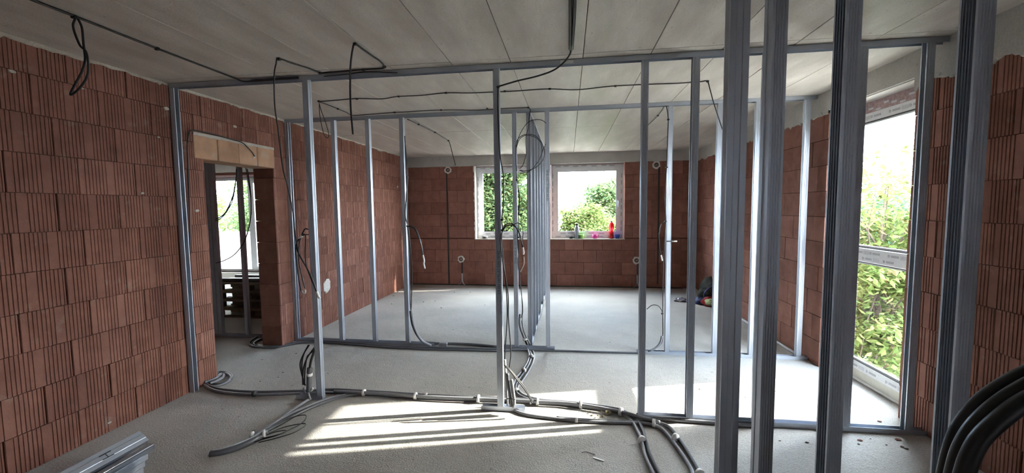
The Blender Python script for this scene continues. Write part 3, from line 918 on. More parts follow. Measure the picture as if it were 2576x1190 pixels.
# -- cable along the top of the second frame
t = cable_thing('ceiling_cable', (-1.5, 4.6, H), 'black cable running along the top track of the second frame')
add_cable(t, [at_z(803, 256, ZC), at_z(830, 266, ZC), at_z(850, 274, ZC), at_z(872, 283, ZC), at_z(888, 290, ZC), at_z(940, 287, ZC), at_z(1010, 282, ZC), at_z(1110, 277, ZC), at_z(1200, 277, ZC), at_z(1270, 273, ZC), at_z(1320, 271, ZC), at_z(1330, 271, ZC)] + px_y([(1334, 278), (1331, 300), (1330, 320), (1324, 340), (1323, 360), (1324, 385), (1319, 405), (1314, 418), (1307, 424)], Y2 - 0.02), 0.0045)
for (u, v) in ((850, 274), (993, 283), (1110, 277), (1226, 274), (1329, 271)): clip(t, at_z(u, v, H - 0.01), 0.011)

# -- coil of wire tied to the second frame
t = cable_thing('wire_coil', at_y(1298, 370, Y2 - 0.02), 'big loose coil of black wire tied to a stud of the second frame', 'cable')
add_cable(t, px_y([(1300, 430), (1298, 395), (1298, 366), (1303, 350), (1316, 340), (1330, 338), (1345, 341), (1357, 351), (1366, 366), (1370, 382), (1367, 400), (1355, 416), (1338, 426), (1322, 430), (1308, 428)], Y2 - 0.02), 0.0045)
add_cable(t, px_y([(1299, 372), (1306, 352), (1318, 342), (1332, 341), (1347, 346), (1360, 359), (1364, 380), (1358, 400), (1344, 420), (1330, 432), (1322, 434), (1306, 428)], Y2 - 0.028), 0.004)
add_cable(t, px_y([(1300, 366), (1305, 345), (1315, 325), (1328, 308), (1342, 302), (1356, 301), (1366, 304), (1374, 310)], Y2 - 0.024), 0.004)
add_cable(t, px_y([(1373, 362), (1366, 378), (1358, 400), (1348, 415)], Y2 - 0.024), 0.004)
add_cable(t, px_y([(1299, 366), (1298, 400), (1300, 440), (1302, 465), (1306, 500), (1304, 550), (1302, 590), (1304, 640), (1308, 700), (1312, 740), (1314, 780), (1311, 800)], Y2 - 0.012), 0.0045)
add_cable(t, px_y([(1302, 465), (1307, 490), (1306, 530), (1303, 560), (1307, 600), (1303, 660), (1309, 720), (1315, 770), (1313, 812)], Y2 - 0.018), 0.004)
for (u, v) in ((1299, 367), (1300, 453), (1304, 598)): clip(t, at_y(u, v, Y2 - 0.01), 0.011)

# -- far ceiling cable of the back room
t = cable_thing('ceiling_cable', at_z(1050, 310, H), 'black cable crossing the back room ceiling and hanging by the beam')
add_cable(t, [at_z(1025, 300, ZC), at_z(1053, 313, ZC), at_z(1094, 333, ZC), at_z(1112, 344, ZC), at_z(1128, 354, ZC)] + px_y([(1133, 366), (1139, 390), (1146, 416)], 6.55), 0.006)
for (u, v) in ((1053, 313), (1094, 333), (1128, 354)): clip(t, at_z(u, v, H - 0.01), 0.014)

# -- wires on the third stud of the second frame, left
t = cable_thing('wire_bundle', at_y(1025, 570, Y2 - 0.02), 'black wires running down the left bay stud of the second frame into conduits', 'cable')
add_cable(t, px_y([(1018, 342), (1019, 358), (1022, 390), (1025, 446), (1021, 510), (1020, 545), (1026, 570), (1031, 610), (1036, 680), (1035, 760), (1033, 790)], Y2 - 0.012), 0.006)
add_cable(t, px_y([(1019, 360), (1021, 420), (1023, 480), (1025, 568), (1029, 620), (1031, 700), (1032, 760), (1036, 800)], Y2 - 0.02), 0.005)
add_cable(t, px_y([(1026, 569), (1036, 569), (1046, 578), (1055, 598), (1062, 625), (1065, 645)], Y2 - 0.02), 0.006)
add_cable(t, px_y([(1026, 570), (1040, 574), (1050, 590), (1059, 614), (1063, 642)], Y2 - 0.03), 0.005)
add_cable(t, px_y([(1064, 641), (1067, 656), (1066, 664), (1069, 676)], Y2 - 0.02), 0.010, 'white_sleeve', 'tie')
add_cable(t, px_y([(1033, 782), (1037, 812), (1046, 836), (1060, 855)], Y2 - 0.03) + [at_z(1075, 865, 0.02), at_z(1110, 864, 0.02), at_z(1180, 866, 0.02), at_z(1250, 872, 0.02)], 0.016, 'conduit', 'conduit_dark')
add_cable(t, px_y([(1036, 800), (1043, 825), (1052, 845), (1064, 860)], Y2 - 0.05) + [at_z(1085, 870, 0.02)], 0.014, 'conduit', 'conduit')
for (u, v) in ((1024, 446), (1025, 569), (1044, 828), (1055, 850)): clip(t, at_y(u, v, Y2 - 0.012), 0.013)

# -- wires on the right bay of the second frame
t = cable_thing('wire_bundle', at_y(1677, 600, Y2 - 0.02), 'black wire down the right bay stud of the second frame with a short stub', 'cable')
add_cable(t, [at_z(1625, 320, ZC), at_z(1655, 291, ZC), at_z(1672, 267, ZC)] + px_y([(1678, 275), (1681, 301), (1680, 340), (1677, 420), (1673, 500), (1675, 556), (1671, 620), (1668, 700), (1667, 788), (1667, 850), (1660, 868), (1644, 880), (1630, 884)], Y2 - 0.012), 0.005)
add_cable(t, px_y([(1627, 778), (1640, 768), (1655, 769), (1664, 780), (1667, 795), (1668, 840)], Y2 - 0.02), 0.0045)
add_cable(t, px_y([(1674, 557), (1664, 565), (1658, 590), (1660, 625), (1663, 642)], Y2 - 0.02), 0.0035)
add_cable(t, px_y([(1663, 642), (1666, 656)], Y2 - 0.02), 0.009, 'white_sleeve', 'tie')
add_cable(t, px_y([(1676, 607), (1690, 607)], Y2 - 0.01), 0.006)
add_cable(t, px_y([(1690, 607), (1703, 607)], Y2 - 0.012), 0.007, 'white_sleeve', 'tie')
add_cable(t, px_y([(1665, 845), (1661, 862), (1650, 874), (1636, 882)], Y2 - 0.02), 0.012, 'conduit', 'conduit')
for (u, v) in ((1655, 291),): clip(t, at_z(u, v, H - 0.01), 0.012)
for (u, v) in ((1681, 301), (1677, 421), (1674, 557), (1666, 789), (1665, 850)): clip(t, at_y(u, v, Y2 - 0.012), 0.012)

# -- wires hanging on the stud beside the doorway
t = cable_thing('wire_bundle', at_y(757, 597, Y1 - 0.03), 'tangle of black wires hanging on the doorway side stud with white stripped ends', 'cable')
add_cable(t, px_y([(776, 577), (768, 576), (762, 585), (757, 597), (748, 608), (744, 625), (746, 650), (750, 690), (756, 724), (759, 735)], Y1 - 0.02), 0.006)
add_cable(t, px_y([(777, 590), (765, 591), (757, 597), (752, 620), (752, 655), (758, 690), (767, 725)], Y1 - 0.028), 0.005)
add_cable(t, px_y([(762, 588), (769, 595), (768, 630), (770, 665), (780, 695), (793, 725), (798, 740)], Y1 - 0.03), 0.005)
add_cable(t, px_y([(744, 620), (755, 645), (775, 680), (790, 715), (799, 741)], Y1 - 0.035), 0.006)
add_cable(t, px_y([(752, 599), (760, 594)], Y1 - 0.032), 0.010, 'white_sleeve', 'tie')
add_cable(t, px_y([(797, 733), (802, 747), (805, 750)], Y1 - 0.038), 0.010, 'white_sleeve', 'tie')
add_cable(t, px_y([(758, 731), (763, 738), (768, 736), (768, 729)], Y1 - 0.03), 0.006, 'white_sleeve', 'tie')

# -- knot of wires at the foot of that stud
t = cable_thing('wire_bundle', at_z(775, 985, 0), 'looped black wires in a dark sleeve at the foot of the doorway side stud', 'cable')
for (a, b, c) in (((778, 868), (755, 915), (768, 970)), ((776, 868), (760, 910), (764, 968)), ((790, 875), (765, 920), (762, 968)), ((793, 880), (772, 900), (766, 965))):
    add_cable(t, px_y([a, ((a[0] + b[0]) / 2 - 3, (a[1] + b[1]) / 2), b, ((b[0] + c[0]) / 2 - 2, (b[1] + c[1]) / 2), c], Y1 - 0.045), 0.006)
add_cable(t, px_y([(792, 880), (783, 905), (779, 928)], Y1 - 0.045), 0.010)
add_cable(t, px_y([(779, 925), (778, 945), (777, 985)], Y1 - 0.05), 0.022, 'sleeve', 'conduit_dark')
add_cable(t, px_y([(779, 939), (779, 946)], Y1 - 0.05), 0.0245, 'tape_wrap', 'tie')
add_cable(t, px_y([(763, 975), (768, 990)], Y1 - 0.06), 0.008, 'stripped_end', 'conduit')
add_cable(t, px_y([(775, 988), (780, 1004)], Y1 - 0.06), 0.009, 'stripped_end', 'conduit')
add_cable(t, px_y([(778, 984), (784, 982), (786, 976)], Y1 - 0.05), 0.009, 'tape_wrap', 'tie')

# -- main conduit run along the first frame
def conduit_run(name, label, lines, bands, base, r=0.013, cat='conduit', k=7):
    t_ = cable_thing(name, base, label, cat)
    for (pts, mat, z) in lines:
        add_cable(t_, [p if isinstance(p, Vector) else at_z(p[0], p[1], z) for p in pts], r, 'conduit', mat, k, 8)
    for (u, v, ang, rad) in bands:
        p = at_z(u, v, rad * 0.9)
        band(t_, p, (math.cos(ang), math.sin(ang), 0), rad)
    return t_
R_ = 0.013
main = conduit_run('conduit_bundle', 'long taped bundle of grey conduits lying along the first frame and turning to the viewer',
    [([(512, 968), (535, 981), (580, 989), (640, 992), (700, 991), (770, 989), (830, 987), (915, 990), (980, 994), (1045, 999), (1120, 1003), (1205, 1006), (1290, 1009), (1352, 1013), (1410, 1016), (1462, 1022), (1520, 1030), (1562, 1040), (1590, 1062), (1606, 1090), (1614, 1110), (1622, 1145), (1640, 1185), (1662, 1230), Vector((0.62, 1.86, 0.013)), Vector((0.85, 1.66, 0.013)), Vector((1.4, 1.60, 0.013)), Vector((2.4, 1.60, 0.013))], 'conduit', 0.013),
     ([(514, 964), (540, 976), (590, 983), (650, 986), (710, 985), (775, 983), (840, 980), (915, 984), (985, 988), (1050, 993), (1130, 997), (1210, 1000), (1290, 1003), (1355, 1007), (1415, 1011), (1468, 1016), (1530, 1025), (1568, 1034), (1600, 1055), (1616, 1080), (1624, 1105), (1634, 1140), (1655, 1185), (1680, 1230), Vector((0.70, 1.88, 0.014)), Vector((0.90, 1.71, 0.014)), Vector((1.4, 1.64, 0.014)), Vector((2.4, 1.635, 0.014))], 'conduit_dark', 0.014),
     ([(840, 984), (915, 987), (985, 991), (1050, 996), (1130, 1000), (1210, 1003), (1290, 1006), (1355, 1010), (1415, 1013), (1468, 1019), (1530, 1029), (1572, 1038), (1620, 1052), (1660, 1062)], 'conduit', 0.036)],
    [(915, 988, 0.1, 0.030), (1045, 996, 0.08, 0.031), (1072, 994, 0.08, 0.02), (1203, 1003, 0.05, 0.034), (1352, 1010, 0.0, 0.032), (1461, 1018, -0.12, 0.032), (1562, 1036, -0.5, 0.034), (1615, 1107, -1.25, 0.029), (640, 990, 0.0, 0.0275)],
    at_z(1205, 1005, 0))
main.children[-1].data.materials[0] = MAT['cable']

second = conduit_run('conduit_bundle', 'pair of grey conduits curving from the middle stud foot to the lower right',
    [([(1283, 985), (1282, 1012), (1292, 1030), (1325, 1043), (1390, 1052), (1450, 1058), (1520, 1062), (1590, 1064), (1640, 1068), (1668, 1082), (1690, 1108), (1715, 1142), (1738, 1180), (1760, 1230), Vector((0.92, 1.88, 0.013)), Vector((1.15, 1.74, 0.013)), Vector((1.6, 1.68, 0.013)), Vector((2.4, 1.675, 0.013))], 'conduit', 0.013),
     ([(1400, 1051), (1460, 1056), (1530, 1060), (1600, 1061), (1648, 1062), (1682, 1074), (1704, 1100), (1730, 1138), (1756, 1182), (1780, 1232), Vector((1.0, 1.90, 0.014)), Vector((1.2, 1.78, 0.014)), Vector((1.6, 1.715, 0.014)), Vector((2.4, 1.71, 0.014))], 'conduit_dark', 0.014)],
    [(1450, 1057, 0.0, 0.019), (1645, 1064, -0.3, 0.030), (1699, 1101, -0.95, 0.030), (1760, 1192, -1.1, 0.030)],
    at_z(1520, 1062, 0))

third = conduit_run('conduit_bundle', 'thin taped conduits crossing the floor from the second frame to the middle stud',
    [([at_y(1308, 790, Y2 - 0.03), at_y(1307, 815, Y2 - 0.04), at_y(1314, 840, Y2 - 0.06), (1326, 868), (1336, 893), (1332, 915), (1318, 938), (1304, 958), (1297, 976), (1303, 992), (1325, 1003), (1352, 1010)], 'conduit_dark', 0.013),
     ([at_y(1313, 806, Y2 - 0.03), at_y(1317, 828, Y2 - 0.05), at_y(1325, 850, Y2 - 0.07), (1336, 872), (1344, 895), (1339, 918), (1326, 942), (1312, 962), (1303, 975), (1312, 990), (1340, 1001), (1390, 1010)], 'conduit', 0.013),
     ([(1324, 870), (1331, 893), (1326, 914), (1311, 936), (1296, 956), (1289, 985), (1290, 1000)], 'conduit', 0.013)],
    [(1337, 897, 1.1, 0.026), (1318, 932, 0.9, 0.026), (1299, 981, -1.0, 0.022)], at_z(1330, 900, 0), 0.0115)
band(third, at_y(1321, 853, Y2 - 0.06), (0.35, 0, -1), 0.030, 0.02)

side = conduit_run('conduit_bundle', 'grey conduit lying along the floor track of the first frame on the right',
    [([(1600, 1044), (1640, 1050), (1700, 1056), (1780, 1062), (1850, 1068), (1920, 1072)], 'conduit', 0.016)], [], at_z(1750, 1060, 0), 0.015)

branch = conduit_run('conduit_bundle', 'conduit branch running to the lower left, its thick dark end lying loose',
    [([(905, 987), (870, 993), (820, 1005), (760, 1028), (700, 1058), (660, 1082), (630, 1100)], 'conduit', 0.013),
     ([(790, 998), (765, 1012), (730, 1036), (695, 1062), (660, 1085), (635, 1104)], 'conduit', 0.015),
     ([(905, 990), (850, 1001), (800, 1018), (745, 1043), (700, 1068), (660, 1090), (636, 1106)], 'conduit_dark', 0.014)],
    [(634, 1095, 0.5, 0.026)], at_z(680, 1075, 0))
add_cable(branch, [at_z(668, 1088, 0.02), at_z(640, 1106, 0.02), at_z(600, 1124, 0.018), at_z(560, 1137, 0.014), at_z(530, 1142, 0.010)], [0.026, 0.027, 0.026, 0.020, 0.012][0], 'sleeve', 'conduit_dark')
band(branch, at_z(664, 1091, 0.026), Vector((0.75, 0.6, 0)), 0.029, 0.02)
for L in ([(668, 1082), (700, 1066), (735, 1050), (765, 1044), (770, 1050), (760, 1064), (735, 1078), (700, 1094), (665, 1104), (640, 1112)],
          [(676, 1090), (710, 1076), (745, 1068), (768, 1066), (764, 1074), (740, 1088), (710, 1098), (680, 1106), (650, 1113)],
          [(672, 1094), (695, 1086), (718, 1083), (716, 1088), (690, 1096), (660, 1103)]):
    add_cable(branch, [at_z(u, v, 0.035 - 0.02 * abs(i - 4) / 6) for i, (u, v) in enumerate(L)], 0.0038, 'wire')

# -- line along the second frame with the coil by the door jamb
line2 = conduit_run('conduit_bundle', 'dark conduits along the foot of the second frame, coiled at the door jamb',
    [([(700, 845), (680, 842), (650, 847), (632, 856), (628, 866), (645, 873), (690, 874), (725, 868), (762, 862), (820, 862), (900, 868), (980, 874), (1060, 878), (1140, 880), (1250, 883), (1300, 881), (1400, 882), (1500, 885), (1600, 888), (1625, 888)], 'conduit_dark', 0.012),
     ([(690, 850), (660, 853), (642, 860), (640, 868), (660, 871), (700, 870), (735, 863), (775, 858), (840, 860), (920, 866), (1000, 872), (1090, 874), (1180, 876), (1260, 878)], 'conduit_dark', 0.013)],
    [], at_z(1000, 876, 0), 0.012)
add_cable(line2, px_floor([(1090, 866), (1150, 866), (1220, 869), (1290, 874)], 0.012), 0.010, 'conduit', 'conduit')
MB().bevbox(-1.56, -1.46, Y2 - 0.02, Y2 + 0.02, 0.005, 0.05, 0.004).build('connector', MAT['conduit'], line2)

# -- coil of conduit beside the left pier
coil = conduit_run('conduit_bundle', 'grey conduit looped on the floor round the foot of the left door pier',
    [([(512, 958), (530, 965), (555, 966), (575, 958), (584, 948), (578, 940), (560, 936), (548, 938), (535, 948), (522, 957)], 'conduit_dark', 0.013),
     ([(520, 972), (550, 970), (574, 960), (580, 948), (570, 940), (556, 940), (540, 950), (525, 962), (515, 968)], 'conduit', 0.013),
     ([(514, 962), (535, 955), (552, 946), (562, 942), (560, 950), (545, 958), (528, 964)], 'conduit', 0.03)],
    [], at_z(550, 955, 0), 0.012)

# -- foot of the middle stud: upright conduits and black wires
t = cable_thing('wire_bundle', at_z(1285, 1015, 0), 'bundle of grey conduits standing against the middle stud foot with two black wires bent right', 'cable')
add_cable(t, px_y([(1287, 955), (1291, 985), (1294, 1012), (1290, 1024)], Y1 - 0.05), 0.013, 'conduit', 'conduit')
add_cable(t, px_y([(1277, 940), (1279, 970), (1284, 1000), (1286, 1022)], Y1 - 0.045), 0.013, 'conduit', 'conduit_dark')
add_cable(t, px_y([(1271, 905), (1273, 945), (1275, 985), (1277, 1020)], Y1 - 0.03), 0.009, 'conduit', 'conduit')
add_cable(t, px_y([(1268, 918), (1280, 927), (1300, 950), (1318, 972), (1332, 996), (1338, 1008), (1336, 1016)], Y1 - 0.06), 0.0055)
add_cable(t, px_y([(1270, 922), (1284, 934), (1302, 957), (1320, 980), (1333, 1003), (1338, 1014)], Y1 - 0.07), 0.0055)
add_cable(t, px_y([(1337, 1010), (1334, 1016)], Y1 - 0.065), 0.008, 'white_sleeve', 'tie')
add_cable(t, px_y([(1270, 905), (1272, 930), (1272, 936)], Y1 - 0.04), 0.009, 'tape_wrap', 'tie')
add_cable(t, px_y([(1275, 1003), (1297, 1004)], Y1 - 0.06), 0.004, 'cable_tie', 'cable')

# -- door lintel wire
t = cable_thing('wire', at_x(600, 345, XL), 'black wire clipped over the door lintel with a free drooping end')
wl_pts = [at_x(u, v, XL + 0.02) for (u, v) in ((478, 640), (476, 500), (472, 400), (471, 365), (474, 340), (480, 329), (500, 330), (540, 339), (580, 350), (608, 358), (622, 370), (635, 384), (641, 395))]
add_cable(t, wl_pts, 0.006)
add_cable(t, [at_x(637, 397, XL + 0.02), at_x(641, 395, XL + 0.02)], 0.007, 'stripped_end', 'tie')

# -- wires in the neighbouring room
t = cable_thing('wire', at_y(580, 500, 4.70), 'two drooping black wires strung across the studs of the next room')
add_cable(t, px_y([(543, 551), (556, 545), (570, 530), (585, 495), (593, 455), (595, 425)], 4.69), 0.006)
add_cable(t, px_y([(542, 556), (556, 549), (573, 528), (586, 500), (594, 450)], 4.68), 0.005)
add_cable(t, px_y([(543, 662), (565, 655), (590, 640), (612, 612), (624, 580), (631, 540), (630, 480), (622, 425)], 4.69), 0.006)
add_cable(t, px_y([(618, 422), (625, 460), (631, 500), (632, 540)], 4.68), 0.005)
add_cable(t, px_y([(608, 607), (608, 613)], 4.68), 0.009, 'white_sleeve', 'tie')

# -- cable along the foot of the back wall, pipe along the right wall
t = cable_thing('floor_cable', (-0.5, YB - 0.03, 0), 'black cable lying along the foot of the back wall')
add_cable(t, [(XL + 0.06, YB - 0.03, 0.012), (-2.6, YB - 0.025, 0.012), (-1.4, YB - 0.03, 0.012), (-0.2, YB - 0.03, 0.012), (0.8, YB - 0.025, 0.012), (2.3, YB - 0.03, 0.012)], 0.011)
t = cable_thing('floor_pipe', (XR - 0.05, 5.4, 0), 'pale grey pipe lying along the foot of the right wall', 'pipe')
add_cable(t, [(XR - 0.05, 4.75, 0.018), (XR - 0.055, 5.6, 0.018), (XR - 0.05, 6.6, 0.018)], 0.017, 'pipe', 'tape')

# -- thick black conduits in the lower right corner
t = cable_thing('cable_bundle', (0.95, 1.05, 0), 'three thick black conduits sweeping out of the lower right corner, nearest to the viewer')
YN = 1.02
for (L, rad, dy) in (([(2680, 905), (2600, 930), (2540, 960), (2480, 1000), (2436, 1045), (2408, 1090), (2388, 1150), (2372, 1230), (2355, 1340)], 0.0165, 0.05),
                     ([(2690, 930), (2610, 958), (2550, 990), (2495, 1030), (2450, 1075), (2420, 1125), (2402, 1180), (2385, 1260), (2365, 1350)], 0.0165, 0.0),
                     ([(2700, 965), (2620, 990), (2560, 1022), (2505, 1065), (2465, 1105), (2440, 1150), (2425, 1195), (2405, 1270), (2380, 1360)], 0.0175, -0.03)):
    pts = px_y(L, YN + dy)
    e = pts[-1]
    pts += [Vector((e.x - 0.02, YN + dy - 0.02, e.z * 0.5)), Vector((e.x - 0.03, YN + dy - 0.05, 0.05)), Vector((e.x - 0.03, YN + dy - 0.3, 0.02))]
    s_ = pts[0]
    pts = [Vector((XR - 0.04, YN + dy + 0.42, H - 0.01)), Vector((XR - 0.05, YN + dy + 0.40, 2.2)), Vector((s_.x + 0.95, YN + dy + 0.28, s_.z + 0.38)), Vector((s_.x + 0.4, YN + dy + 0.12, s_.z + 0.16))] + pts
    add_cable(t, pts, rad, 'conduit', 'cable', 8, 14)

# ================================================================== LOOSE THINGS
# -- round wall boxes set in plaster on the back wall
def wall_box(u, v, label, chase_to=None, splay=False, rad=0.085):
    p = at_y(u, v, YB)
    t_ = empty('socket_box', (p.x, YB, p.z), label, 'socket box', 'plastered boxes on the back wall')
    rr = random.Random(int(u)); n = 18; vs_ = []
    for (k_, y) in ((1.0, 0.004), (0.86, -0.008), (0.52, -0.010), (0.50, 0.002)):
        for i in range(n):
            q = 2 * PI * i / n; s_ = k_ * rad * (rr.uniform(0.85, 1.15) if k_ > 0.6 else 1)
            vs_.append((p.x + s_ * math.cos(q), YB + y, p.z + s_ * math.sin(q)))
    fs_ = [(a*n+i, a*n+(i+1) % n, (a+1)*n+(i+1) % n, (a+1)*n+i) for a in range(3) for i in range(n)]
    MB().add(vs_, fs_).build('plaster_collar', MAT['plaster'], t_)
    vs_ = []
    for (k_, y) in ((0.52, -0.014), (0.42, -0.014), (0.40, 0.004), (0.0, 0.004)):
        for i in range(n):
            q = 2 * PI * i / n; vs_.append((p.x + k_ * rad * math.cos(q), YB + y, p.z + k_ * rad * math.sin(q)))
    fs_ = [(a*n+i, a*n+(i+1) % n, (a+1)*n+(i+1) % n, (a+1)*n+i) for a in range(3) for i in range(n)]
    MB().add(vs_, fs_).build('box', MAT['gasket'], t_)
    add_cable(t_, [(p.x - 0.015, YB - 0.01, p.z - 0.01), (p.x, YB - 0.03, p.z), (p.x + 0.02, YB - 0.012, p.z + 0.004)], 0.007, 'wire_end', 'tape')
    if chase_to:
        b = at_y(u + 3, chase_to, YB)
        MB().box(b.x - 0.016, b.x + 0.016, YB - 0.005, YB + 0.004, b.z, p.z - rad * 0.5).build('cable_slot', MAT['gasket'], t_)
    if splay:
        add_cable(t_, [(p.x + 0.005, YB - 0.012, 0.26), (p.x + 0.005, YB - 0.02, 0.12), (p.x - 0.02, YB - 0.03, 0.04), (p.x - 0.06, YB - 0.04, 0.015)], 0.011, 'conduit', 'conduit')
        add_cable(t_, [(p.x + 0.025, YB - 0.012, 0.26), (p.x + 0.025, YB - 0.02, 0.12), (p.x + 0.05, YB - 0.03, 0.04), (p.x + 0.09, YB - 0.04, 0.015)], 0.011, 'conduit', 'tape')
    return t_
wall_box(1127, 428, 'round socket box high on the back wall, left of the windows', 715)
wall_box(1160, 652, 'round socket box low on the back wall, left of the windows', 690, True)
wall_box(1651, 415, 'round socket box high on the back wall, right of the windows', 715)
wall_box(1601, 655, 'round socket box low on the back wall, right of the windows', 690, True)

# -- things on the sills
SY = YB + 0.075
def sill_thing(name, x, label, cat): return empty(name, (x, SY, SILL - 0.002), label, cat)
b_ = sill_thing('bottle', 0.176, 'slim grey steel bottle on the right window sill', 'bottle')
MB().lathe([(0.046, 0), (0.049, 0.01), (0.049, 0.19), (0.045, 0.225), (0.034, 0.262), (0.026, 0.280)], (0.176, SY, SILL - 0.002), 24).build('body', steel('brushed bottle steel', (0.34, 0.37, 0.41), 0.4), b_, True)
MB().lathe([(0.029, 0.278), (0.030, 0.284), (0.030, 0.312), (0.026, 0.318)], (0.176, SY, SILL - 0.002), 20).build('cap', MAT['gasket'], b_, True)
def cup(x, label, col, h=0.085, r0_=0.036, r1_=0.055, handle=True, name='cup'):
    c = sill_thing(name, x, label, 'cup')
    m = plain(label.split()[0] + ' plastic', col, 0.35, 0, 0.03)
    MB().lathe([(r0_, 0), (r0_ + 0.002, 0.004), (r1_, h), (r1_ - 0.004, h), (r0_ - 0.004, 0.008), (0.002, 0.008)], (x, SY, SILL - 0.002), 22).build('body', m, c, True)
    if handle:
        MB().tube(smooth_path([(x + r1_ - 0.006, SY, SILL + h * 0.85), (x + r1_ + 0.022, SY, SILL + h * 0.8), (x + r1_ + 0.018, SY, SILL + h * 0.4), (x + r0_ + 0.004, SY, SILL + h * 0.3)], 4), 0.005, 6).build('handle', m, c, True)
    return c
cup(0.278, 'lime green plastic cup beside the steel bottle', (0.42, 0.80, 0.20))
cup(0.548, 'pink plastic cup in the middle of the right window sill', (0.72, 0.04, 0.30))
cup(1.010, 'blue plastic cup at the right end of the window sill', (0.04, 0.11, 0.50))
cup(0.055, 'small dark grey cup left of the steel bottle', (0.07, 0.075, 0.09), 0.05, 0.036, 0.044, True)
rb = sill_thing('bottle', 0.888, 'red translucent drinking bottle with waisted body on the right window sill', 'bottle')
rm, rn, rbs = mat_new('red translucent plastic')
rbs.inputs['Base Color'].default_value = (0.85, 0.025, 0.03, 1); rbs.inputs['Roughness'].default_value = 0.25
rbs.inputs['Transmission Weight'].default_value = 0.55
MB().lathe([(0.044, 0), (0.050, 0.012), (0.048, 0.07), (0.042, 0.095), (0.046, 0.12), (0.041, 0.165), (0.052, 0.20), (0.057, 0.25), (0.050, 0.30), (0.032, 0.335), (0.018, 0.35)], (0.888, SY, SILL - 0.002), 24).build('body', rm, rb, True)
MB().lathe([(0.019, 0.346), (0.020, 0.350), (0.018, 0.366), (0.010, 0.370)], (0.888, SY, SILL - 0.002), 14).build('spout', MAT['gasket'], rb, True)
tr = empty('tape_roll', (-1.80, SY, SILL - 0.002), 'roll of grey tape lying on the left window sill', 'tape roll')
MB().lathe([(0.040, 0), (0.062, 0), (0.064, 0.004), (0.064, 0.048), (0.062, 0.052), (0.040, 0.052)], (-1.80, SY, SILL - 0.002), 24).build('tape', MAT['conduit_dark'], tr, True)
MB().lathe([(0.036, 0), (0.041, 0), (0.041, 0.054), (0.036, 0.054)], (-1.80, SY, SILL - 0.002), 24).build('core', MAT['tape'], tr, True)

# -- backpack and clothes on the floor of the back room
bag_m = plain('dark camouflage fabric', (0.030, 0.034, 0.030), 0.85, 0, 0.35, 12)
blue_m = plain('blue nylon', (0.035, 0.055, 0.16), 0.6, 0, 0.2, 14)
red_m = plain('red fabric', (0.30, 0.02, 0.03), 0.8, 0, 0.2, 20)
lime_m = plain('pale green print', (0.55, 0.66, 0.36), 0.7, 0, 0.3, 30)
def lump(c, r, seed, amp=0.16, seg=18, rings=10):
    rr = random.Random(seed); ph = [rr.uniform(0, 6.28) for _ in range(6)]
    vs_, fs_ = [], []
    for i in range(rings + 1):
        th = PI * i / rings
        for k in range(seg):
            q = 2 * PI * k / seg
            s_ = 1 + amp * (math.sin(3*q + ph[0]) * math.sin(2*th + ph[1]) + 0.6 * math.sin(5*q + ph[2] + 3*th) + 0.4 * math.sin(9*q + ph[3]))
            z = math.cos(th)
            vs_.append((c[0] + r[0]*s_*math.sin(th)*math.cos(q), c[1] + r[1]*s_*math.sin(th)*math.sin(q), max(0.003, c[2] + r[2]*s_*z)))
    for i in range(rings):
        for k in range(seg):
            j = (k + 1) % seg
            fs_.append((i*seg+k, i*seg+j, (i+1)*seg+j, (i+1)*seg+k))
    return MB().add(vs_, fs_)
pb = at_z(1790, 752)
bp_ = empty('backpack', (pb.x, pb.y, 0), 'dark camouflage backpack slumped against the right wall of the back room', 'backpack')
lump((pb.x + 0.06, pb.y + 0.05, 0.17), (0.23, 0.24, 0.22), 3, 0.09, 26, 16).build('body', bag_m, bp_, True)
lump((pb.x + 0.16, pb.y + 0.05, 0.36), (0.13, 0.18, 0.10), 15, 0.12, 20, 12).build('top_flap', bag_m, bp_, True)
lump((pb.x - 0.14, pb.y - 0.06, 0.10), (0.11, 0.15, 0.10), 5, 0.12, 20, 12).build('front_pocket', bag_m, bp_, True)
MB().tube(smooth_path([(pb.x - 0.05, pb.y - 0.18, 0.26), (pb.x - 0.17, pb.y - 0.24, 0.20), (pb.x - 0.21, pb.y - 0.26, 0.10), (pb.x - 0.12, pb.y - 0.30, 0.03)], 6), 0.014, 8).build('strap', blue_m, bp_, True)
pj = at_z(1786, 770)
jk = empty('jacket', (pj.x, pj.y, 0), 'crumpled red jacket with a green print in front of the backpack', 'jacket')
lump((pj.x - 0.10, pj.y + 0.16, 0.045), (0.12, 0.09, 0.06), 8, 0.2, 22, 12).build('blue_lining', blue_m, jk, True)
lump((pj.x + 0.02, pj.y + 0.02, 0.06), (0.14, 0.11, 0.085), 9, 0.16, 22, 12).build('red_cloth', red_m, jk, True)
lump((pj.x - 0.02, pj.y - 0.075, 0.085), (0.08, 0.045, 0.05), 10, 0.18, 18, 10).build('green_print', lime_m, jk, True)
wr_ = empty('plastic_wrap', (1.97, 7.38, 0), 'crumpled silvery plastic wrapper on the floor near the backpack', 'wrapper')
lump((1.97, 7.38, 0.02), (0.10, 0.07, 0.035), 12, 0.3, 16, 8).build('film', steel('crumpled foil', (0.45, 0.50, 0.62), 0.3), wr_)

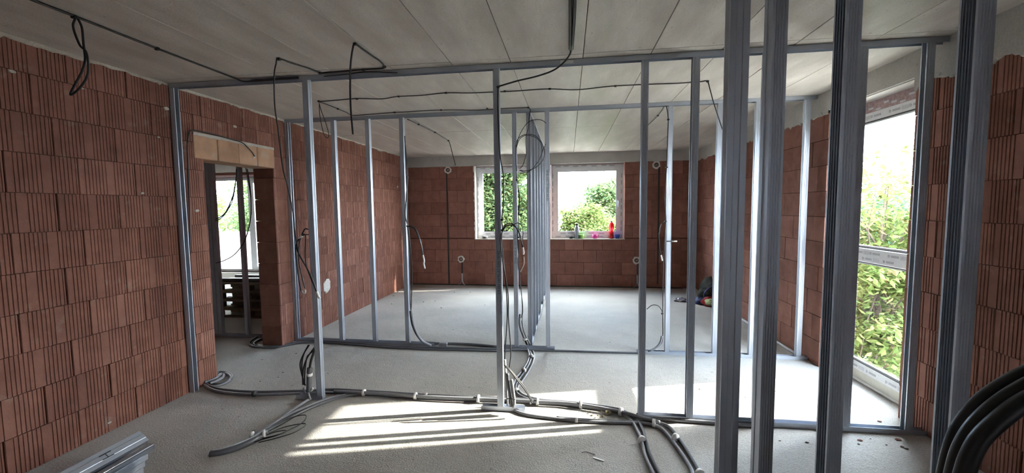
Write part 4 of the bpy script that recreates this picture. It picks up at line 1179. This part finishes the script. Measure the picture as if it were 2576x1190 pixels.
# -- stack of steel profiles on the floor at the lower left, lying along the left wall
PG = 'steel profiles stacked on the floor'
def laid_profile(A, B, L, leg, label, hcut=False, lips=False):
    """channel seen end-on: web from A to B, legs square to it pointing down, running L towards the viewer"""
    A, B = Vector(A), Vector(B)
    ex = (B - A); w = ex.length; ex.normalize()
    d = Vector((0.0, -1.0, 0.0))
    up = ex.cross(d); up = up if up.z > 0 else -up
    o = empty('steel_profile', ((A.x + B.x) / 2, A.y, 0), label, 'steel profile', PG)
    path = [(0.0, -leg), (0.0, 0.0), (w * 0.30, 0.0), (w * 0.34, 0.002), (w * 0.66, 0.002), (w * 0.70, 0.0), (w, 0.0), (w, -leg)]
    if lips: path = [(0.008, -leg)] + path + [(w - 0.008, -leg)]
    vs_, fs_ = sheet(path, L, 0.0011)
    MB().add([A + ex * x + up * y + d * z for (x, y, z) in vs_], fs_).build('channel', MAT['steel'], o)
    if hcut:
        c = A + d * 0.235 + ex * (w / 2) + up * 0.004
        hb = MB()
        for s_ in (-0.016, 0.016): hb.bar(c + ex * s_ - d * 0.033, c + ex * s_ + d * 0.033, 0.006, 0.0012, up)
        hb.bar(c - ex * 0.016, c + ex * 0.016, 0.004, 0.0012, up)
        hb.build('h_cutout', MAT['gasket'], o)
    return o
def open_channel(x, y, z, w, h, L, label):
    o = empty('steel_profile', (x + w / 2, y, 0), label, 'steel profile', PG)
    vs_, fs_ = sheet([(0.004, h), (0.0, h), (0.0, 0.0), (w, 0.0), (w, h), (w - 0.004, h)], L, 0.0011)
    MB().add([(x + px_, y - pz_, z + py_) for (px_, py_, pz_) in vs_], fs_).build('channel', MAT['steel'], o)
    return o
open_channel(-3.06, 2.20, 0.001, 0.10, 0.045, 2.4, 'bottom steel channel under the profile with the H slot')
open_channel(-2.945, 2.24, 0.001, 0.05, 0.040, 2.4, 'second bottom steel channel under the profile with the H slot')
laid_profile((-2.982, 2.346, 0.145), (-2.911, 2.346, 0.085), 2.6, 0.040, 'tilted top steel profile of the floor stack, with a punched H slot', True)
laid_profile((-2.885, 2.33, 0.072), (-2.845, 2.33, 0.060), 2.6, 0.030, 'narrow steel profile right beside the tilted one, its end sticking out')
laid_profile((-3.115, 2.04, 0.085), (-3.075, 2.04, 0.080), 2.0, 0.030, 'short steel profile on the wall side of the floor stack')
open_channel(-2.885, 2.27, 0.001, 0.05, 0.034, 2.5, 'open steel channel lying under the narrow profile')
open_channel(-2.825, 2.20, 0.001, 0.05, 0.034, 2.5, 'second open steel channel from the right edge of the floor stack')
open_channel(-2.765, 2.14, 0.001, 0.05, 0.034, 2.5, 'outermost open steel channel on the right of the floor stack')

# -- floor litter
def chip(name, p, r, label, cat, mat, seed, flat=0.35, group=None):
    o = lump((p.x, p.y, r * flat * 0.6), (r, r * 0.7, r * flat), seed, 0.2, 8, 5).build(name, MAT[mat] if isinstance(mat, str) else mat, None, False, (p.x, p.y, 0))
    return tag(o, label, cat, group)
leafm = plain('dry leaf', (0.20, 0.07, 0.04), 0.8, 0, 0.2)
stone = plain('yellowish rubble', (0.38, 0.33, 0.20), 0.9, 0, 0.2)
chip('mortar_lump', at_z(1531, 1043), 0.030, 'yellowish mortar lump beside the bend of the conduit bundle', 'rubble', stone, 3, 0.7)
for i, (u, v, r) in enumerate([(1512, 1036, .010), (1517, 1049, .014), (1480, 1041, .008), (1498, 1052, .008), (1490, 1046, .010), (1505, 1045, .007)]):
    chip('mortar_crumb', at_z(u, v), r, 'small mortar crumbs scattered near the bend of the conduit bundle', 'rubble', stone, 10 + i, 0.6, 'mortar crumbs by the conduit bend')
chip('dry_leaf', at_z(2259, 1107), 0.022, 'reddish dry leaf on the floor before the right end of the first frame', 'leaf', leafm, 4, 0.25)
chip('dry_leaf', at_z(2163, 1108), 0.018, 'pinkish dry leaf on the floor left of the redder one', 'leaf', plain('pale leaf', (0.30, 0.15, 0.12), 0.8), 6, 0.25)
chip('dry_leaf', at_z(2213, 1061, 0.0), 0.016, 'dark dry leaf at the floor track below the tall window', 'leaf', leafm, 8, 0.25)
rr = random.Random(77)
dk = plain('dark grit', (0.10, 0.085, 0.07), 0.95, 0, 0.2)
spots = [(2030, 1114, .016), (1962, 1110, .012), (2160, 1118, .012), (2270, 1125, .016), (2280, 1130, .018), (2230, 1120, .010), (2190, 1105, .010), (1110, 775, .02), (1065, 760, .02), (1095, 758, .015), (1020, 752, .02), (1143, 736, .018), (1183, 736, .018), (1220, 768, .014), (985, 765, .02), (990, 745, .022), (975, 738, .02), (1000, 735, .025), (1140, 830, .012), (660, 905, .012), (655, 960, .014), (712, 938, .014), (700, 950, .012), (560, 1030, .01), (825, 940, .012), (745, 890, .015), (1180, 975, .01), (1905, 960, .012), (1950, 985, .012), (1875, 1000, .01), (1760, 980, .012)]
for i, (u, v, r) in enumerate(spots):
    chip('grit', at_z(u, v), r * 0.8, 'speck of dark grit lying on the concrete floor', 'rubble', dk, 100 + i, 0.35, 'grit specks on the floor')
p = at_z(1492, 1152)
t = MB().bar((p.x, p.y, 0.004), (p.x + 0.07, p.y - 0.03, 0.004), 0.012, 0.003).build('plastic_offcut', MAT['tie'], None, False, (p.x, p.y, 0))
tag(t, 'clear plastic offcut on the floor in the foreground', 'offcut')
p = at_z(1475, 1140)
t = MB().tube(smooth_path([(p.x - 0.03, p.y, 0.003), (p.x, p.y + 0.012, 0.004), (p.x + 0.05, p.y - 0.01, 0.003), (p.x + 0.06, p.y - 0.02, 0.003)], 4), 0.0025, 5).build('cable_tie', MAT['tape'], None, True, (p.x, p.y, 0))
tag(t, 'curled cable tie beside the plastic offcut on the floor', 'cable tie')

# -- pallets and rods in the neighbouring room
def make_pallet(loc, label):
    t_ = empty('pallet', loc, label, 'pallet', 'pallets stacked in the next room')
    x, y, z = loc
    for k in range(5): MB().bevbox(x - 0.6, x + 0.6, y + 0.02 + k * 0.17, y + 0.12 + k * 0.17, z + 0.112, z + 0.134, 0.003).build('deck_board', MAT['wood'], t_)
    for k in range(3):
        MB().bevbox(x - 0.6 + k * 0.5275, x - 0.455 + k * 0.5275, y, y + 0.8, z + 0.092, z + 0.111, 0.003).build('stringer', MAT['wood'], t_)
        MB().bevbox(x - 0.6, x + 0.6, y + k * 0.35, y + 0.1 + k * 0.35, z + 0.0, z + 0.020, 0.003).build('bottom_board', MAT['wood'], t_)
        for j in range(3): MB().bevbox(x - 0.6 + k * 0.5275, x - 0.46 + k * 0.5275, y + j * 0.35, y + 0.1 + j * 0.35, z + 0.021, z + 0.091, 0.003).build('spacer_block', MAT['wood'], t_)
    return t_
for k, lab in enumerate(('lowest wooden pallet of the stack in the next room', 'second wooden pallet from the floor in the next room', 'third wooden pallet from the floor in the next room', 'topmost wooden pallet, rods lying on it, in the next room')):
    make_pallet((-4.98 + R.uniform(-0.02, 0.02), 5.6 + R.uniform(-0.03, 0.03), k * 0.136), lab)
ZP = 4 * 0.136
for k, (x, y, ang, r, m, lab) in enumerate([(-5.1, 5.75, 0.05, 0.03, 'conduit_dark', 'thick dark pipe lying foremost on the pallets'), (-4.9, 5.95, 0.12, 0.02, 'alu', 'bright rod lying aslant on the pallets'), (-5.0, 6.1, -0.03, 0.025, 'conduit_dark', 'dark pipe lying at the middle of the pallets'), (-4.95, 6.28, 0.06, 0.018, 'alu', 'thin bright rod at the back of the pallets')]):
    d = Vector((math.cos(ang), math.sin(ang), 0)); c = Vector((x, y, ZP + r))
    o = MB().tube([c - d * 0.62, c - d * 0.2, c + d * 0.3, c + d * 0.62], r, 10).build('rod', MAT[m], None, True, (x, y, ZP))
    tag(o, lab, 'rod')

# -- balcony with parapet and ladder outside the neighbouring room
MB_ = MB().box(-10.4, -5.6, YBO, 10.35, -0.15, 0.0)
bal = tag(MB_.build('balcony_slab', MAT['beam'], None, False, (-8, 9.6, -0.15)), 'concrete balcony slab outside the next room', 'balcony')
par = empty('balcony_parapet', (-8, 10.2, 0), 'white panelled balcony parapet outside the next room', 'parapet')
for k in range(5):
    x = -10.3 + k * 0.92
    MB().bevbox(x, x + 0.905, 10.18, 10.24, 0.02, 1.06, 0.006).build('panel', MAT['render'], par)
    for xx in (x + 0.12, x + 0.78):
        MB().tube([(xx, 10.176, 0.86), (xx, 10.182, 0.86)], 0.018, 10).build('bolt', MAT['screw'], par)
MB().bevbox(-10.35, -5.65, 10.15, 10.27, 1.06, 1.09, 0.005).build('coping', MAT['render'], par)
ld = empty('ladder', (-9.1, 9.6, 0), 'white stepladder standing on the balcony behind the window', 'ladder')
A0, A1 = Vector((-8.91, 9.5, 0.0)), Vector((-9.40, 9.55, 2.15))
B0, B1 = Vector((-9.35, 9.5, 0.0)), Vector((-9.62, 9.55, 2.15))
MB().bar(A0, A1, 0.06, 0.03, (0, 1, 0)).build('rail', MAT['alu'], ld)
MB().bar(B0, B1, 0.06, 0.03, (0, 1, 0)).build('rail', MAT['alu'], ld)
for k in range(1, 8):
    q = k / 8
    MB().bar(A0.lerp(A1, q), B0.lerp(B1, q), 0.06, 0.025, (0, 0, 1)).build('rung', MAT['alu'], ld)
for p_ in (A0, B0): MB().bevbox(p_.x - 0.05, p_.x + 0.05, p_.y - 0.04, p_.y + 0.04, 0.0, 0.06, 0.006).build('foot', MAT['conduit'], ld)

# ================================================================== OUTSIDE
ground = struct('ground', MB().box(-60, 60, -40, 120, -3.7, -3.5), MAT['grass'], 'pale gravel yard below the upper storey')
hl = MB(); n = 60; vs_ = []; fs_ = []
for i in range(n + 1):
    x = -500 + 1000 * i / n
    z = 6 + 5 * math.sin(i * 0.35) + 3 * math.sin(i * 0.9 + 1)
    vs_ += [(x, 420, -12), (x, 440, z), (x, 520, -12)]
for i in range(n):
    for k in range(2): fs_.append((i*3+k, i*3+k+1, (i+1)*3+k+1, (i+1)*3+k))
struct('hill', hl.add(vs_, fs_), MAT['hill'], 'far wooded ridge on the horizon, distance haze painted in as blue')

LEAF = {'lime': leaf_mat('lime leaf', [(0.0, (0.080, 0.118, 0.036)), (0.45, (0.125, 0.168, 0.050)), (0.86, (0.175, 0.20, 0.075)), (1.0, (0.20, 0.13, 0.08))]),
        'deep': leaf_mat('deep green leaf', [(0.0, (0.028, 0.060, 0.034)), (0.6, (0.045, 0.085, 0.045)), (1.0, (0.075, 0.115, 0.055))]),
        'mid': leaf_mat('mid green leaf', [(0.0, (0.058, 0.098, 0.044)), (0.6, (0.098, 0.145, 0.060)), (0.93, (0.15, 0.18, 0.075)), (1.0, (0.20, 0.17, 0.08))])}
def make_tree(name, base, crown, radii, nclump, per, leaf, lm, seed, label, crad=0.45, sparse_top=False):
    """trunk, branches to the leaf clumps, and leaves with a fold along the midrib"""
    rr = random.Random(seed)
    t_ = empty(name, base, label, 'tree', 'trees outside the windows')
    B = Vector(base); C = Vector(crown)
    tk = MB()
    fork = Vector((C.x, C.y, C.z - radii[2] * 0.55))
    tk.tube(smooth_path([B, B.lerp(fork, 0.5) + Vector((0.08, -0.05, 0)), fork, C + Vector((0, 0, radii[2] * 0.5))], 5), [0.09 - 0.08 * i / 15 for i in range(16)], 8)
    tk.build('trunk', MAT['bark'], t_, True)
    br = MB(); vs_, fs_ = [], []
    clumps = []
    for i in range(nclump):
        for _ in range(40):
            p = Vector((rr.uniform(-1, 1), rr.uniform(-1, 1), rr.uniform(-1, 1)))
            if 0.25 < p.length < 1: break
        clumps.append(Vector((C.x + p.x * radii[0], C.y + p.y * radii[1], C.z + p.z * radii[2])))
    for ci, c in enumerate(clumps):
        q = rr.uniform(0.2, 0.9)
        st = fork.lerp(C + Vector((0, 0, radii[2] * 0.5)), q * 0.8)
        mid = st.lerp(c, 0.5) + Vector((rr.uniform(-.15, .15), rr.uniform(-.15, .15), 0.18))
        if ci % 3 == 0: br.tube([st, st.lerp(mid, 0.5), mid, mid.lerp(c, 0.6), c], [0.018, 0.014, 0.011, 0.008, 0.005], 5)
        high = (c.z - C.z) / radii[2]
        cnt = per
        if sparse_top and high > 0.4: cnt = int(per * max(0.12, 1 - (high - 0.4) * 1.7))
        for k in range(cnt):
            v = Vector((rr.gauss(0, 1), rr.gauss(0, 1), rr.gauss(0, 0.6))) * crad * 0.5
            p = c + v
            l = leaf * rr.uniform(0.65, 1.25); w = l * 0.30
            a = rr.uniform(0, 2 * PI); tilt = rr.uniform(-1.1, 0.25)
            d = Vector((math.cos(a) * math.cos(tilt), math.sin(a) * math.cos(tilt), math.sin(tilt)))
            sd = d.cross(Vector((0, 0, 1))).normalized()
            sd = (sd + Vector((0, 0, rr.uniform(-0.6, 0.6)))).normalized()
            nn = d.cross(sd)
            i0 = len(vs_)
            vs_ += [p, p + d * l * 0.45 + sd * w + nn * w * 0.3, p + d * l, p + d * l * 0.45 - sd * w + nn * w * 0.3, p + d * l * 0.5 - nn * w * 0.15]
            fs_ += [(i0, i0+1, i0+4), (i0+1, i0+2, i0+4), (i0+2, i0+3, i0+4), (i0+3, i0, i0+4)]
    br.build('branches', MAT['bark'], t_, True)
    me = bpy.data.meshes.new('foliage')
    o_ = origin_of(t_)
    me.from_pydata([(p[0]-o_.x, p[1]-o_.y, p[2]-o_.z) for p in vs_], [], fs_)
    me.materials.append(LEAF[lm])
    f_ = link_mesh('foliage', me, t_)
    f_['kind'] = 'stuff'
    return t_
G = -3.5
make_tree('tree', (5.3, 7.9, G), (5.2, 7.55, 0.35), (1.35, 1.25, 2.5), 130, 170, 0.12, 'lime', 1, 'lime green tree close outside the tall window', 0.42, True)
make_tree('tree', (8.4, 11.9, G), (8.4, 11.6, -1.0), (2.5, 2.2, 2.9), 130, 170, 0.16, 'deep', 2, 'dark green tree behind the lime one, outside the tall window', 0.65)
make_tree('tree', (-2.3, 12.4, G), (-2.15, 12.3, 1.2), (1.2, 1.0, 2.6), 170, 230, 0.15, 'mid', 3, 'leafy tree filling the left back window', 0.5)
make_tree('tree', (1.45, 15.0, G), (1.4, 14.8, 0.55), (0.95, 0.9, 2.25), 140, 200, 0.14, 'mid', 4, 'tree rising on the right of the right back window', 0.42)
make_tree('shrub', (0.4, 12.6, G), (0.5, 12.3, 0.0), (0.85, 0.8, 1.85), 140, 190, 0.12, 'lime', 5, 'low yellowish shrub along the bottom of the right back window', 0.36)
make_tree('tree', (-10.6, 14.2, G), (-10.6, 14.0, 0.9), (2.0, 1.4, 2.9), 130, 170, 0.16, 'mid', 6, 'tree beyond the balcony parapet', 0.6)
make_tree('tree', (-16.2, 18.0, G), (-16.2, 18.0, 0.9), (2.0, 1.6, 3.1), 70, 130, 0.18, 'lime', 7, 'paler tree at the left beyond the balcony parapet', 0.6)
make_tree('tree', (4.9, 10.2, G), (4.9, 10.2, 1.5), (0.8, 0.6, 2.0), 60, 170, 0.12, 'deep', 8, 'slim tree added out of view at the house corner to shade the back windows', 0.36)  # unseen tree, added to keep the sun off the right back window
